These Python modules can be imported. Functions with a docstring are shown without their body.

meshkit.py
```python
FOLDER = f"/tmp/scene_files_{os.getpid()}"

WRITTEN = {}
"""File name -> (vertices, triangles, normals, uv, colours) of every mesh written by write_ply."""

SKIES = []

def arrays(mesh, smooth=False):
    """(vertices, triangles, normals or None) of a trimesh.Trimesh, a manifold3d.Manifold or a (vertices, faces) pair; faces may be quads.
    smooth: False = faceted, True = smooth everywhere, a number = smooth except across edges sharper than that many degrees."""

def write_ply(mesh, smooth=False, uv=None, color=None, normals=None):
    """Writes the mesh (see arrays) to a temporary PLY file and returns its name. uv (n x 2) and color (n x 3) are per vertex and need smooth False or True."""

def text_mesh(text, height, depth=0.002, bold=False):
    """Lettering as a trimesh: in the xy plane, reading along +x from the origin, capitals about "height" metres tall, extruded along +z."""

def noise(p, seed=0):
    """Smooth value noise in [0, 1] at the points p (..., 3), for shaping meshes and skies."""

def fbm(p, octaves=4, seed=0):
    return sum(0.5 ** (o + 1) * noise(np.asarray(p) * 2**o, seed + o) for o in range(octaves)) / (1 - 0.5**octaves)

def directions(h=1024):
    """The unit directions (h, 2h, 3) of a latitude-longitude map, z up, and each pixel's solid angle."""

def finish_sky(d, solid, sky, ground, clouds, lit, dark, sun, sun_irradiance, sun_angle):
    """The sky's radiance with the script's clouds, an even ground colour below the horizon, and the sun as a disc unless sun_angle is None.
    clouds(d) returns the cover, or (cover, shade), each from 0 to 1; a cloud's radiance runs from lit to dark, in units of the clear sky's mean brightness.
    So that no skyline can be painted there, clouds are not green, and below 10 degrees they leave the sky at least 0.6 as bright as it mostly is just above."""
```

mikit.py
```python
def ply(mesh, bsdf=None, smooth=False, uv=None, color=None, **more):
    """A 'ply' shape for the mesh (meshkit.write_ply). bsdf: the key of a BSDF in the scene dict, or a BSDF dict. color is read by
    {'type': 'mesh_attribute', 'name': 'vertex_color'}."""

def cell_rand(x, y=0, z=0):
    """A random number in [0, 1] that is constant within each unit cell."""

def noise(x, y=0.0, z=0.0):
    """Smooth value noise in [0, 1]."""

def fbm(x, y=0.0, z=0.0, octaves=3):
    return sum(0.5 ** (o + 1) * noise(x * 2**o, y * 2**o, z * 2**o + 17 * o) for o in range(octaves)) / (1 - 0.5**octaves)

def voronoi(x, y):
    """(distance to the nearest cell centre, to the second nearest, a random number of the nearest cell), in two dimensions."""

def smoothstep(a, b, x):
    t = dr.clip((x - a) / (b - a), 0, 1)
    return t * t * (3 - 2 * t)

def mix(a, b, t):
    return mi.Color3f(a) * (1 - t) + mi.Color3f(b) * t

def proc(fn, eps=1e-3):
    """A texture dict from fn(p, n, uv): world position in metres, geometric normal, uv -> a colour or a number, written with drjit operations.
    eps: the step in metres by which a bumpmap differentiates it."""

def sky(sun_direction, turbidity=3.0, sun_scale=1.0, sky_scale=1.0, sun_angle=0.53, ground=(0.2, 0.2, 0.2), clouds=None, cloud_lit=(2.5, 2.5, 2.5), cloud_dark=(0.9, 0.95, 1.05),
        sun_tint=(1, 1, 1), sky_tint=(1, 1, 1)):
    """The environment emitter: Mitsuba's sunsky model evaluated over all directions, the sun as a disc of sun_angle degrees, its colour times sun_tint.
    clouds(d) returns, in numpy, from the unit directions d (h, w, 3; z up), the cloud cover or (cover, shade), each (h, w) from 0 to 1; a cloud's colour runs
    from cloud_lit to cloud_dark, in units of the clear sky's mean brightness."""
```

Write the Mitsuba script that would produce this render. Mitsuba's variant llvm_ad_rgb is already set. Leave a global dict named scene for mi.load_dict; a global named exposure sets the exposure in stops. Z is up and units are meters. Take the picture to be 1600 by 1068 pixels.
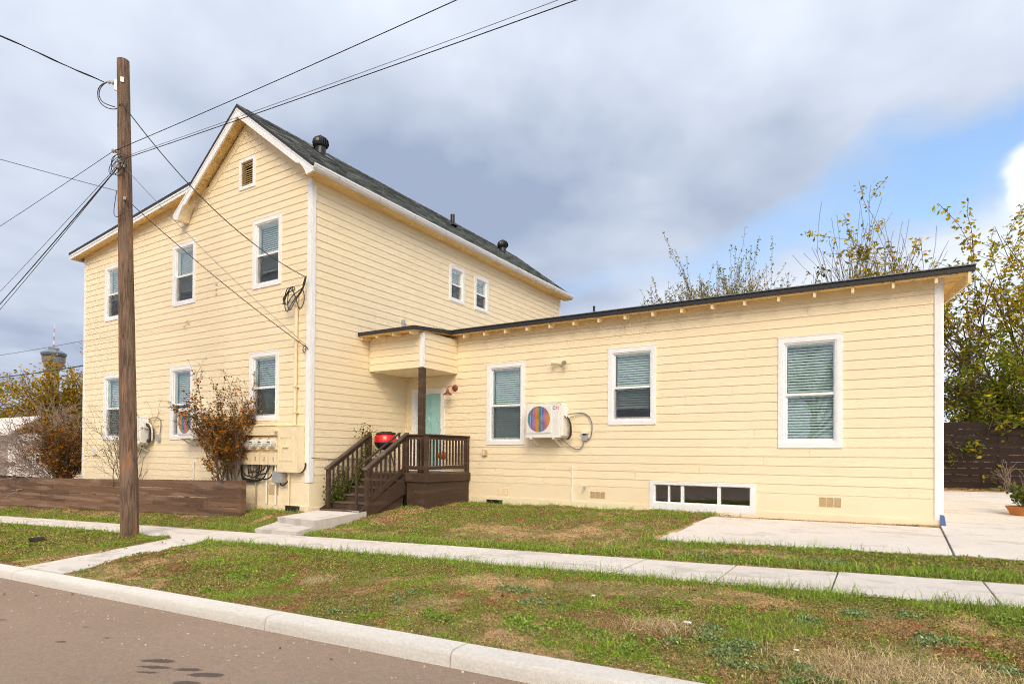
import math, random
import numpy as np, trimesh
import drjit as dr, mitsuba as mi
import mikit, meshkit
from shapely.geometry import Polygon, box as sbox
from shapely.ops import unary_union
T = mi.ScalarTransform4f
RNG = np.random.default_rng(7)
scene, labels = {}, {}

# ------------------------------------------------------------------ camera, sky, exposure
YAW, PITCH, ROLL = np.radians([31.63, 0.58, 0.42])
_f = np.array([-np.sin(YAW) * np.cos(PITCH), np.cos(YAW) * np.cos(PITCH), np.sin(PITCH)])
_r = np.array([np.cos(YAW), np.sin(YAW), 0.0])
_u = np.cross(_r, _f)
_u = np.cos(ROLL) * _u - np.sin(ROLL) * _r
EYE = np.array([0.0, 0.0, 1.6])
scene['camera'] = {'type': 'perspective', 'fov': 80.80, 'fov_axis': 'x', 'principal_point_offset_y': -0.1536, 'near_clip': 0.05, 'far_clip': 6000.0,
                   'to_world': T().look_at(origin=EYE.tolist(), target=(EYE + _f).tolist(), up=_u.tolist())}


def clouds(d):
    az = np.degrees(np.arctan2(d[..., 0], d[..., 1]))
    el = np.degrees(np.arcsin(np.clip(d[..., 2], -1, 1)))
    h = 1.0 / (d[..., 2:3] + 0.12)
    p = np.concatenate([d[..., :2] * h, d[..., 2:3] * 0], -1)          # a cloud layer overhead
    n1 = meshkit.fbm(p * 1.1 + 3.1, 5, 3)
    n2 = meshkit.fbm(p * 2.6 + 11.0, 5, 9)
    n3 = meshkit.fbm(d * 9.0 + 5.0, 5, 21)
    # a long rift in the overcast, low in the north, breaking up into noise on either side
    rift = 15.0 + 0.20 * (az + 26.0)
    width = np.clip(1.5 + 0.11 * (az + 26.0), 1.2, 4.8)
    k = 1 - np.abs(el - rift + 8 * (n3 - 0.5)) / width
    along = np.clip((az + 36) / 40, 0, 1) * np.clip((70 - az) / 25, 0, 1)
    gap = np.clip(k * 1.5, 0, 1) * along * np.clip(0.35 + 2.6 * (n2 - 0.28), 0, 1)
    cover = 1 - np.clip(gap, 0, 1) * 0.85
    # grey undersides along the rift, paler cloud higher up and low down
    dark = np.exp(-((el - 22.5 - 6 * (n3 - 0.5)) / 8.5) ** 2) * (0.22 + 0.78 * np.exp(-((az + 34) / 17) ** 2))
    shade = 0.20 + 0.88 * dark + 0.5 * (n1 - 0.5) + 0.7 * (n2 - 0.5) + 0.5 * (n3 - 0.5)
    shade = shade - 0.55 * np.clip((rift - 1.5 - el) / 5, 0, 1) * np.clip((az + 40) / 20, 0, 1) + 0.42 * np.clip((17 - el) / 9, 0, 1) * np.clip((-45 - az) / 15, 0, 1)
    shade = shade + 0.30 * np.exp(-((az + 38) / 13) ** 2 - ((el - 27) / 6) ** 2) - 0.42 * np.exp(-((az + 4) / 17) ** 2) * np.clip((el - 22) / 6, 0, 1)
    shade = 0.42 + 0.58 * shade + 0.25 * (n2 - 0.5)
    # one bright cumulus head in the rift
    r = np.hypot((az - 11.0), (el - 18.8) * 1.1) + 5.0 * (n3 - 0.5) + 3 * (n2 - 0.5)
    puff = np.clip((4.1 - r) / 0.9, 0, 1)
    cover = np.maximum(cover, puff)
    shade = shade * (1 - puff) + 0.10 * puff * np.clip(1.5 * n2, 0, 1)
    return np.clip(cover, 0, 1), np.clip(shade, 0, 1)


scene['sky'] = mikit.sky((0.48, -0.70, 0.62), turbidity=3.0, sun_scale=0.40, sky_scale=1.35, sun_angle=34.0, clouds=clouds,
                         cloud_lit=(1.64, 1.74, 1.88), cloud_dark=(0.58, 0.70, 0.95), ground=(0.25, 0.23, 0.2), sun_tint=(0.98, 0.99, 1.0))
exposure = 2.5

# ------------------------------------------------------------------ materials
P = mikit.proc
mixc, fbm, noise, sstep, crand = mikit.mix, mikit.fbm, mikit.noise, mikit.smoothstep, mikit.cell_rand


def rgb(*c):
    return {'type': 'rgb', 'value': list(c)}


def mat(name, color, rough=0.6, metallic=0.0, spec=0.5, bump=None, bump_eps=2e-3, **kw):
    b = {'type': 'principled', 'base_color': color if isinstance(color, dict) else rgb(*color), 'roughness': rough, 'metallic': metallic, 'specular': spec, **kw}
    if bump is not None:
        b = {'type': 'bumpmap', 'arbitrary': P(bump, bump_eps), 'scale': 1.0, 'bsdf': b}
    scene[name] = {'type': 'twosided', 'bsdf': b}


def c_siding(p, n, uv):
    row = dr.floor((p.z - 0.86) / 0.178)
    t = crand(row, dr.floor((p.x + row * 1.37) / 3.66), dr.floor((p.y + row * 0.77) / 3.66))
    g = fbm(p.x * 2.2 + p.y * 2.2, p.z * 1.3, 2.0, 4)
    f = fbm(p.x * 9 + p.y * 9, p.z * 40, 7.0, 3)
    c = mi.Color3f(0.82, 0.708, 0.500) * (0.965 + 0.05 * t)
    c = mixc(c, mi.Color3f(0.795, 0.68, 0.475), sstep(0.52, 0.75, g) * 0.55)
    return c * (0.97 + 0.06 * f)


def b_siding(p, n, uv):
    return 0.00025 * fbm((p.x + p.y) * 14, p.z * 120, 1.0, 3)


mat('siding_paint', P(c_siding), 0.55, spec=0.35, bump=b_siding)


def c_skirt(p, n, uv):
    g = fbm(p.x * 1.7 + p.y, p.z * 3.0, 4.0, 4)
    st = sstep(0.62, 0.8, fbm(p.x * 5 + p.y * 5, p.z * 2.0, 9.0, 4)) * sstep(0.55, 0.35, p.z + 0.1 * noise(p.x * 7, p.y * 7))
    c = mixc(mi.Color3f(0.82, 0.708, 0.505), mi.Color3f(0.785, 0.67, 0.475), sstep(0.45, 0.7, g) * 0.6)
    return mixc(c, mi.Color3f(0.45, 0.37, 0.25), st * 0.35)


mat('skirting_paint', P(c_skirt), 0.6, spec=0.3)
mat('yellow_trim', P(lambda p, n, uv: mi.Color3f(0.80, 0.69, 0.46) * (0.94 + 0.12 * fbm(p.x * 6, p.y * 6, p.z * 6))), 0.55, spec=0.35)


def c_soffit(p, n, uv):
    s = fbm(p.x * 5, p.y * 3, p.z * 5, 4)
    w = sstep(0.70, 0.80, fbm(p.x * 17, p.y * 10, 3.0, 3))
    return mixc(mixc(mi.Color3f(0.78, 0.555, 0.24), mi.Color3f(0.66, 0.45, 0.17), sstep(0.45, 0.7, s)), mi.Color3f(0.25, 0.16, 0.07), w * 0.7)


mat('soffit_boarding', P(c_soffit), 0.65, spec=0.3)
mat('white_trim', P(lambda p, n, uv: mi.Color3f(0.80, 0.81, 0.83) * (0.955 + 0.08 * fbm(p.x * 4 + p.y * 4, p.z * 5, 1.0, 4))), 0.45, spec=0.4)
mat('white_vinyl', (0.80, 0.81, 0.83), 0.32, spec=0.5)
mat('white_pvc', (0.78, 0.78, 0.76), 0.35, spec=0.5)
mat('off_white_metal', P(lambda p, n, uv: mi.Color3f(0.74, 0.735, 0.71) * (0.93 + 0.12 * fbm(p.x * 8, p.y * 8, p.z * 8))), 0.4)
mat('blind_slat_paint', (0.80, 0.85, 0.80), 0.5)
mat('black_edge', (0.022, 0.022, 0.026), 0.55)
mat('vent_black', (0.014, 0.014, 0.016), 0.34)
mat('black_rubber', (0.02, 0.02, 0.022), 0.6)
mat('room_plaster', (0.60, 0.58, 0.54), 0.8)
mat('room_floor', (0.22, 0.14, 0.09), 0.5)


def c_shingle(p, n, uv):
    t = crand(dr.floor(p.y / 0.31 + 0.37 * dr.floor(p.z / 0.086)), dr.floor(p.z / 0.086), 3)
    g = noise(p.x * 90, p.y * 90, p.z * 90)
    m = fbm(p.y * 0.9, p.z * 1.2, 5.0, 3)
    return mi.Color3f(0.125, 0.140, 0.138) * (0.62 + 0.62 * t) * (0.7 + 0.6 * g) * (0.8 + 0.4 * m)


mat('shingle_mineral', P(c_shingle), 0.9, spec=0.2)


def c_concrete(p, n, uv):
    g = fbm(p.x * 1.1, p.y * 1.1, 2.0, 5)
    f = fbm(p.x * 22, p.y * 22, p.z * 22, 3)
    s = sstep(0.58, 0.72, fbm(p.x * 2.4 + 9, p.y * 5.0, 6.0, 5))
    sp = sstep(0.80, 0.86, noise(p.x * 70, p.y * 70, 1.0))
    c = mixc(mi.Color3f(0.475, 0.445, 0.415), mi.Color3f(0.545, 0.52, 0.49), g)
    c = mixc(c, mi.Color3f(0.34, 0.315, 0.28), s * 0.5)
    return mixc(c * (0.92 + 0.16 * f), mi.Color3f(0.36, 0.33, 0.29), sp * 0.3)


mat('concrete', P(c_concrete), 0.85, spec=0.25, bump=lambda p, n, uv: 0.0016 * fbm(p.x * 60, p.y * 60, p.z * 60, 2))


def c_kerb(p, n, uv):
    g = fbm(p.x * 1.6, p.y * 6, p.z * 8, 5)
    st = sstep(0.50, 0.66, fbm(p.x * 0.9 + 3, p.z * 9.0 - p.x * 0.3, 1.0, 5)) * sstep(-0.5, -0.9, n.y)
    gr = noise(p.x * 55, p.y * 55, p.z * 55)
    c = mixc(mi.Color3f(0.52, 0.50, 0.465), mi.Color3f(0.61, 0.595, 0.56), g)
    c = mixc(c, mi.Color3f(0.33, 0.31, 0.285), st * 0.75)
    return c * (0.90 + 0.2 * gr)


mat('kerb_concrete', P(c_kerb), 0.85, spec=0.25, bump=lambda p, n, uv: 0.002 * fbm(p.x * 40, p.y * 40, p.z * 40, 3))
STAINS = [(-5.17, 2.76, 0.17, 0.045), (-5.02, 2.66, 0.15, 0.035), (-4.95, 2.56, 0.1, 0.02), (-4.71, 2.76, 0.14, 0.04), (-4.46, 2.76, 0.16, 0.05), (-4.42, 2.58, 0.12, 0.045), (-4.12, 2.62, 0.1, 0.04), (-6.6, 2.62, 0.06, 0.025), (-6.35, 2.9, 0.05, 0.02), (-7.0, 3.0, 0.05, 0.02), (-8.2, 2.7, 0.06, 0.025)]


def c_asphalt(p, n, uv):
    a = noise(p.x * 140, p.y * 140, 0.0)
    b = noise(p.x * 47, p.y * 47, 5.0)
    big = fbm(p.x * 0.6, p.y * 0.9, 3.0, 5)
    c = mixc(mi.Color3f(0.215, 0.157, 0.118), mi.Color3f(0.275, 0.205, 0.158), big) * (0.78 + 0.24 * a + 0.20 * b)
    c = mixc(c, mi.Color3f(0.40, 0.36, 0.32), sstep(0.93, 0.97, noise(p.x * 60 + 9, p.y * 60, 2.0)) * 0.5)
    wob = 0.75 * (fbm(p.x * 16, p.y * 16, 1.0, 4) - 0.5)
    s = mi.Float(0)
    for x, y, rx, ry in STAINS:
        u, v = (p.x - x), (p.y - y)
        q = dr.sqrt(dr.square((u * 0.94 + v * 0.34) / rx) + dr.square((v * 0.94 - u * 0.34) / ry)) + wob
        s = dr.maximum(s, sstep(1.15, 0.7, q))
    return mixc(c, mi.Color3f(0.050, 0.043, 0.042), s * 0.8)


mat('asphalt', P(c_asphalt), 0.88, spec=0.3, bump=lambda p, n, uv: 0.003 * fbm(p.x * 110, p.y * 110, 0.0, 2))


def c_soil(p, n, uv):
    g = fbm(p.x * 1.4, p.y * 1.4, 2.0, 4)
    f = fbm(p.x * 38, p.y * 38, 4.0, 4)
    c = mixc(mi.Color3f(0.44, 0.265, 0.14), mi.Color3f(0.36, 0.245, 0.14), g)
    c = mixc(c, mi.Color3f(0.17, 0.145, 0.06), sstep(0.42, 0.60, fbm(p.x * 2.6 + 7, p.y * 2.6, 8.0, 5)) * 0.8)
    k = noise(p.x * 150, p.y * 150, 3.0)
    return c * (0.35 + 0.95 * f + 0.35 * k)


mat('soil', P(c_soil), 0.95, spec=0.1, bump=lambda p, n, uv: 0.03 * fbm(p.x * 26, p.y * 26, 0.0, 5))


def wood(name, a, b, worn, ax='x', k=0.5, rough=0.7, tone=None):
    def fn(p, n, uv):
        l, s, t = (p.x, p.y, p.z) if ax == 'x' else (p.y, p.x, p.z) if ax == 'y' else (p.z, p.x, p.y)
        g = fbm(l * 1.6, s * 60, t * 60, 3)
        w = sstep(0.50, 0.72, fbm(l * 0.9 + 3, s * 5, t * 9, 5))
        c = mixc(mi.Color3f(*a), mi.Color3f(*b), g)
        if tone:
            r = crand(dr.floor(p.z / tone[0] + 0.3), dr.floor(p.x / tone[1] + 0.5 * crand(dr.floor(p.z / tone[0] + 0.3), 1, 1)))
            c = c * (0.72 + 0.55 * r)
        return mixc(c, mi.Color3f(*worn), w * k)
    mat(name, P(fn), rough, spec=0.3)


wood('deck_stain', (0.052, 0.031, 0.020), (0.078, 0.048, 0.033), (0.135, 0.090, 0.066), 'y', 0.45)
wood('deck_board_stain', (0.075, 0.054, 0.042), (0.115, 0.085, 0.070), (0.20, 0.16, 0.135), 'x', 0.5)
wood('fence_stain', (0.120, 0.068, 0.040), (0.172, 0.100, 0.062), (0.29, 0.19, 0.135), 'x', 0.6, tone=(0.21, 2.4))
wood('dark_fence_stain', (0.020, 0.011, 0.009), (0.030, 0.017, 0.014), (0.055, 0.035, 0.028), 'x', 0.5)


def c_pole(p, n, uv):
    u = p.x * 0.7 + p.y * 0.7
    v = p.x * 0.7 - p.y * 0.7
    g = fbm(u * 60, v * 60, p.z * 2.2, 4)
    fine = noise(u * 150, v * 150, p.z * 5.0)
    w = 0.5 * noise(u * 4, v * 4, p.z * 1.6)
    crack = sstep(0.10, 0.02, dr.abs(noise(u * 30 + w, v * 30, p.z * 0.7) - 0.5)) * sstep(0.42, 0.56, fbm(u * 8, v * 8, p.z * 1.3, 3))
    big = fbm(u * 6, v * 6, p.z * 0.9, 4)
    west = sstep(0.10, -0.13, p.x + 13.36 + 0.0588 * (p.z + 0.2))       # bark stain left on the pole's west side
    rust = sstep(0.50, 0.66, fbm(u * 20 + 3, v * 20, p.z * 0.8, 4) + 0.22 * west - 0.08)
    c = mixc(mi.Color3f(0.205, 0.140, 0.103), mi.Color3f(0.12, 0.079, 0.056), sstep(0.30, 0.70, g))
    c = mixc(c, mi.Color3f(0.215, 0.155, 0.12), sstep(0.5, 0.75, big) * 0.55) * (0.78 + 0.44 * fine)
    c = mixc(c, mi.Color3f(0.42, 0.185, 0.065), rust * 0.55)
    return mixc(c, mi.Color3f(0.05, 0.033, 0.025), crack * 0.6)


mat('pole_timber', P(c_pole), 0.85, spec=0.2, bump=lambda p, n, uv: 0.008 * fbm((p.x + p.y) * 55, (p.x - p.y) * 55, p.z * 2.5, 3))
mat('teal_paint', P(lambda p, n, uv: mi.Color3f(0.32, 0.60, 0.605) * (0.95 + 0.1 * fbm(p.x * 5, p.z * 5, 1.0))), 0.4)
mat('maroon_enamel', (0.20, 0.045, 0.05), 0.35)
mat('red_enamel', (0.62, 0.012, 0.014), 0.22, clearcoat=0.6, clearcoat_gloss=0.9)
mat('pumpkin_skin', P(lambda p, n, uv: mi.Color3f(0.82, 0.20, 0.012) * (0.85 + 0.3 * noise(p.x * 40, p.y * 40, p.z * 12))), 0.4)
mat('pumpkin_stem', (0.10, 0.09, 0.04), 0.8)
mat('grey_metal', P(lambda p, n, uv: mi.Color3f(0.40, 0.41, 0.42) * (0.85 + 0.3 * fbm(p.x * 12, p.y * 12, p.z * 12))), 0.45, metallic=0.3)
mat('galvanised', (0.50, 0.51, 0.52), 0.4, metallic=0.6)
mat('meter_beige', P(lambda p, n, uv: mi.Color3f(0.78, 0.66, 0.45) * (0.93 + 0.14 * fbm(p.x * 9, p.y * 9, p.z * 7))), 0.45)
mat('meter_face', (0.66, 0.67, 0.66), 0.35)
mat('cable_black', (0.028, 0.024, 0.024), 0.5)
mat('conduit_grey', (0.19, 0.19, 0.20), 0.5)
mat('flood_cream', (0.70, 0.63, 0.50), 0.4)
mat('dark_lens', (0.28, 0.27, 0.25), 0.15)
mat('ink_black', (0.02, 0.02, 0.02), 0.6)
mat('logo_blue', (0.02, 0.10, 0.42), 0.4)
mat('logo_red', (0.66, 0.10, 0.11), 0.4)
mat('louvre_tan', (0.60, 0.42, 0.18), 0.6)
mat('vent_tan', (0.52, 0.39, 0.22), 0.6)
mat('blue_plastic', (0.075, 0.13, 0.30), 0.35)
mat('terracotta', (0.50, 0.19, 0.05), 0.6)


def c_fan(p, n, uv):
    # rainbow stripes printed on the fan guard's film, one cycle about 0.3 m wide
    t = (p.x + 7.2) / 0.30 + 0.05 * noise(p.x * 9, p.z * 7, 2.0)
    t = t - dr.floor(t)
    v = fbm(p.x * 16, p.z * 7, 3.0, 4)
    h = sstep(0.35, 0.75, fbm(p.x * 8, p.z * 9, 7.0, 3))
    c = mixc(mi.Color3f(0.60, 0.24, 0.02), mi.Color3f(0.02, 0.24, 0.25), sstep(0.10, 0.24, t))
    c = mixc(c, mi.Color3f(0.03, 0.13, 0.55), sstep(0.34, 0.46, t))
    c = mixc(c, mi.Color3f(0.42, 0.17, 0.36), sstep(0.58, 0.70, t))
    c = mixc(c, mi.Color3f(0.60, 0.24, 0.02), sstep(0.80, 0.95, t))
    c = mixc(c, mi.Color3f(0.55, 0.62, 0.66), sstep(0.035, 0.0, dr.abs(t - 0.47)) * 0.7)
    return mixc(c, mi.Color3f(0.50, 0.22, 0.05), h * 0.35) * (0.6 + 0.75 * v)


mat('fan_film', P(c_fan), 0.4)


def c_oldpaint(p, n, uv):
    w = sstep(0.50, 0.62, fbm(p.x * 1.7 + p.y * 1.7, p.z * 6, 2.0, 5))
    return mixc(mi.Color3f(0.78, 0.76, 0.73), mi.Color3f(0.45, 0.39, 0.34), w * 0.6)


mat('old_white_paint', P(c_oldpaint), 0.8, spec=0.2)
mat('weathered_ply', P(lambda p, n, uv: mixc(mi.Color3f(0.34, 0.29, 0.26), mi.Color3f(0.25, 0.21, 0.19), fbm(p.x * 14 + p.y * 14, p.z * 2, 1.0, 4))), 0.85)
mat('old_tin', P(lambda p, n, uv: mixc(mi.Color3f(0.62, 0.59, 0.56), mi.Color3f(0.50, 0.45, 0.41), fbm(p.x * 2, p.y * 2, p.z * 2, 4))), 0.7)
mat('bark', P(lambda p, n, uv: mixc(mi.Color3f(0.12, 0.088, 0.066), mi.Color3f(0.20, 0.155, 0.12), fbm(p.x * 20, p.y * 20, p.z * 6, 4))), 0.9, spec=0.1)
mat('pale_bark', P(lambda p, n, uv: mixc(mi.Color3f(0.40, 0.32, 0.28), mi.Color3f(0.27, 0.205, 0.18), fbm(p.x * 20, p.y * 20, p.z * 6, 4))), 0.9, spec=0.1)
mat('tower_concrete', (0.30, 0.235, 0.22), 0.8)
mat('tower_glass', (0.10, 0.13, 0.17), 0.25)
mat('tower_roof', (0.16, 0.20, 0.24), 0.5)
mat('mast_red', (0.55, 0.06, 0.05), 0.5)
mat('porcelain', (0.45, 0.46, 0.46), 0.3)
mat('tall_wall_grey', (0.32, 0.31, 0.30), 0.8)
scene['leaf'] = {'type': 'principledthin', 'base_color': {'type': 'mesh_attribute', 'name': 'vertex_color'}, 'roughness': 0.55, 'diff_trans': 1.0, 'spec_trans': 0.0, 'eta': 1.4}
scene['blade'] = {'type': 'twosided', 'bsdf': {'type': 'diffuse', 'reflectance': {'type': 'mesh_attribute', 'name': 'vertex_color'}}}
scene['window_glass'] = {'type': 'thindielectric', 'int_ior': 1.95, 'specular_transmittance': rgb(0.72, 0.84, 0.85)}
scene['insect_screen'] = {'type': 'mask', 'opacity': 0.44, 'bsdf': {'type': 'twosided', 'bsdf': {'type': 'diffuse', 'reflectance': rgb(0.035, 0.037, 0.04)}}}

# ------------------------------------------------------------------ helpers
_taken = {}


def numbered(name):
    k = _taken.get(name, 0)
    while True:
        key = name if k == 0 else f'{name}_{k:03d}'
        k += 1
        if key not in scene and key not in labels and key not in _used:
            _taken[name] = k
            _used.add(key)
            return key


_used = set()


def tag(key, label=None, cat=None, group=None, kind=None):
    d = labels.setdefault(key, {})
    for a, b in (('label', label), ('category', cat), ('group', group), ('kind', kind)):
        if b:
            d[a] = b
    return key


def thing(name, label, cat, group=None, kind=None):
    return tag(numbered(name), label, cat, group, kind)


def add(name, mesh, bsdf, parent=None, smooth=False, color=None, label=None, cat=None, group=None, kind=None, **more):
    key = numbered((parent + '__' if parent else '') + name)
    if isinstance(mesh, list):
        mesh = cat_mesh(mesh)
    scene[key] = mikit.ply(mesh, bsdf, smooth=smooth, color=color, **more)
    if label or cat or group or kind:
        tag(key, label, cat, group, kind)
    return key


def cat_mesh(ms):
    vs, fs, n = [], [], 0
    for m in ms:
        v, f = (m.vertices, m.faces) if hasattr(m, 'vertices') else m
        vs.append(np.asarray(v, float))
        fs.append(np.asarray(f, int) + n)
        n += len(v)
    return trimesh.Trimesh(np.vstack(vs), np.vstack(fs), process=False)


def bx(x0, x1, y0, y1, z0, z1, ch=0.0):
    if ch > 0:
        ch = min(ch, (x1 - x0) * .45, (y1 - y0) * .45, (z1 - z0) * .45)
        pts = []
        for x, sx in ((x0, 1), (x1, -1)):
            for y, sy in ((y0, 1), (y1, -1)):
                for z, sz in ((z0, 1), (z1, -1)):
                    pts += [(x + sx * ch, y + sy * ch, z), (x + sx * ch, y, z + sz * ch), (x, y + sy * ch, z + sz * ch)]
        return trimesh.convex.convex_hull(np.array(pts))
    v = np.array([[x, y, z] for x in (x0, x1) for y in (y0, y1) for z in (z0, z1)], float)
    f = np.array([[0, 1, 3], [0, 3, 2], [4, 6, 7], [4, 7, 5], [0, 4, 5], [0, 5, 1], [2, 3, 7], [2, 7, 6], [0, 2, 6], [0, 6, 4], [1, 5, 7], [1, 7, 3]])
    return trimesh.Trimesh(v, f, process=False)


def hexa(bottom, top):
    """a box from four bottom and four top corners, both in the same turning order"""
    v = np.array(list(bottom) + list(top), float)
    f = [[0, 2, 1], [0, 3, 2], [4, 5, 6], [4, 6, 7]]
    for i in range(4):
        j = (i + 1) % 4
        f += [[i, j, j + 4], [i, j + 4, i + 4]]
    return trimesh.Trimesh(v, np.array(f), process=False)


def beam(a, b, w, h, up=(0, 0, 1)):
    a, b, up = (np.asarray(q, float) for q in (a, b, up))
    d = (b - a) / np.linalg.norm(b - a)
    s = np.cross(d, up)
    s /= np.linalg.norm(s)
    t = np.cross(s, d)
    c = [s * w / 2 * i + t * h / 2 * j for i, j in ((-1, -1), (1, -1), (1, 1), (-1, 1))]
    return hexa([a + q for q in c], [b + q for q in c])


def tube(path, r, n=6, cap=True):
    p = np.asarray(path, float)
    r = np.broadcast_to(np.asarray(r, float), (len(p),))
    d = np.gradient(p, axis=0)
    d /= np.linalg.norm(d, axis=1, keepdims=True) + 1e-12
    ref = np.array([0, 0, 1.0]) if abs(d[0][2]) < 0.9 else np.array([1.0, 0, 0])
    a = np.cross(d[0], ref)
    a /= np.linalg.norm(a)
    ang = np.arange(n) * 2 * np.pi / n
    vs = []
    for i in range(len(p)):
        a = a - d[i] * (a @ d[i])
        a /= np.linalg.norm(a) + 1e-12
        b = np.cross(d[i], a)
        vs.append(p[i] + r[i] * (np.cos(ang)[:, None] * a + np.sin(ang)[:, None] * b))
    v = np.vstack(vs)
    f = []
    i = np.arange(n)
    j = (i + 1) % n
    for k in range(len(p) - 1):
        f += [np.stack([i + k * n, j + k * n, j + (k + 1) * n], 1), np.stack([i + k * n, j + (k + 1) * n, i + (k + 1) * n], 1)]
    if cap:
        v = np.vstack([v, p[:1], p[-1:]])
        e = (len(p) - 1) * n
        f += [np.stack([j, i, i * 0 + len(v) - 2], 1), np.stack([i + e, j + e, i * 0 + len(v) - 1], 1)]
    return trimesh.Trimesh(v, np.vstack(f), process=False)


def arc(points, n=24):
    """a smooth path through the points"""
    p = np.asarray(points, float)
    t = np.concatenate([[0], np.cumsum(np.linalg.norm(np.diff(p, axis=0), axis=1))])
    from scipy.interpolate import PchipInterpolator, CubicSpline
    s = CubicSpline(t, p, bc_type='natural')
    return s(np.linspace(0, t[-1], n))


def lathe(profile, n=24, at=(0, 0, 0), axis='z'):
    pr = np.asarray(profile, float)
    a = np.arange(n) * 2 * np.pi / n
    v = np.stack([np.outer(pr[:, 0], np.cos(a)), np.outer(pr[:, 0], np.sin(a)), np.repeat(pr[:, 1:], n, 1)], -1).reshape(-1, 3)
    f = []
    i = np.arange(n)
    j = (i + 1) % n
    for k in range(len(pr) - 1):
        f += [np.stack([i + k * n, j + k * n, j + (k + 1) * n], 1), np.stack([i + k * n, j + (k + 1) * n, i + (k + 1) * n], 1)]
    if axis == 'y':                                                    # the profile's height runs towards -y
        v = np.stack([v[:, 0], -v[:, 2], v[:, 1]], 1)
    return trimesh.Trimesh(v + np.asarray(at, float), np.vstack(f), process=False)


def front(Y):
    return lambda u, v, d: np.stack([u, Y - d, v], -1)


def flank(X):
    return lambda u, v, d: np.stack([X + d, u, v], -1)


def polys(g):
    return [q for q in getattr(g, 'geoms', [g]) if q.geom_type == 'Polygon' and q.area > 1e-4]


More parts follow.
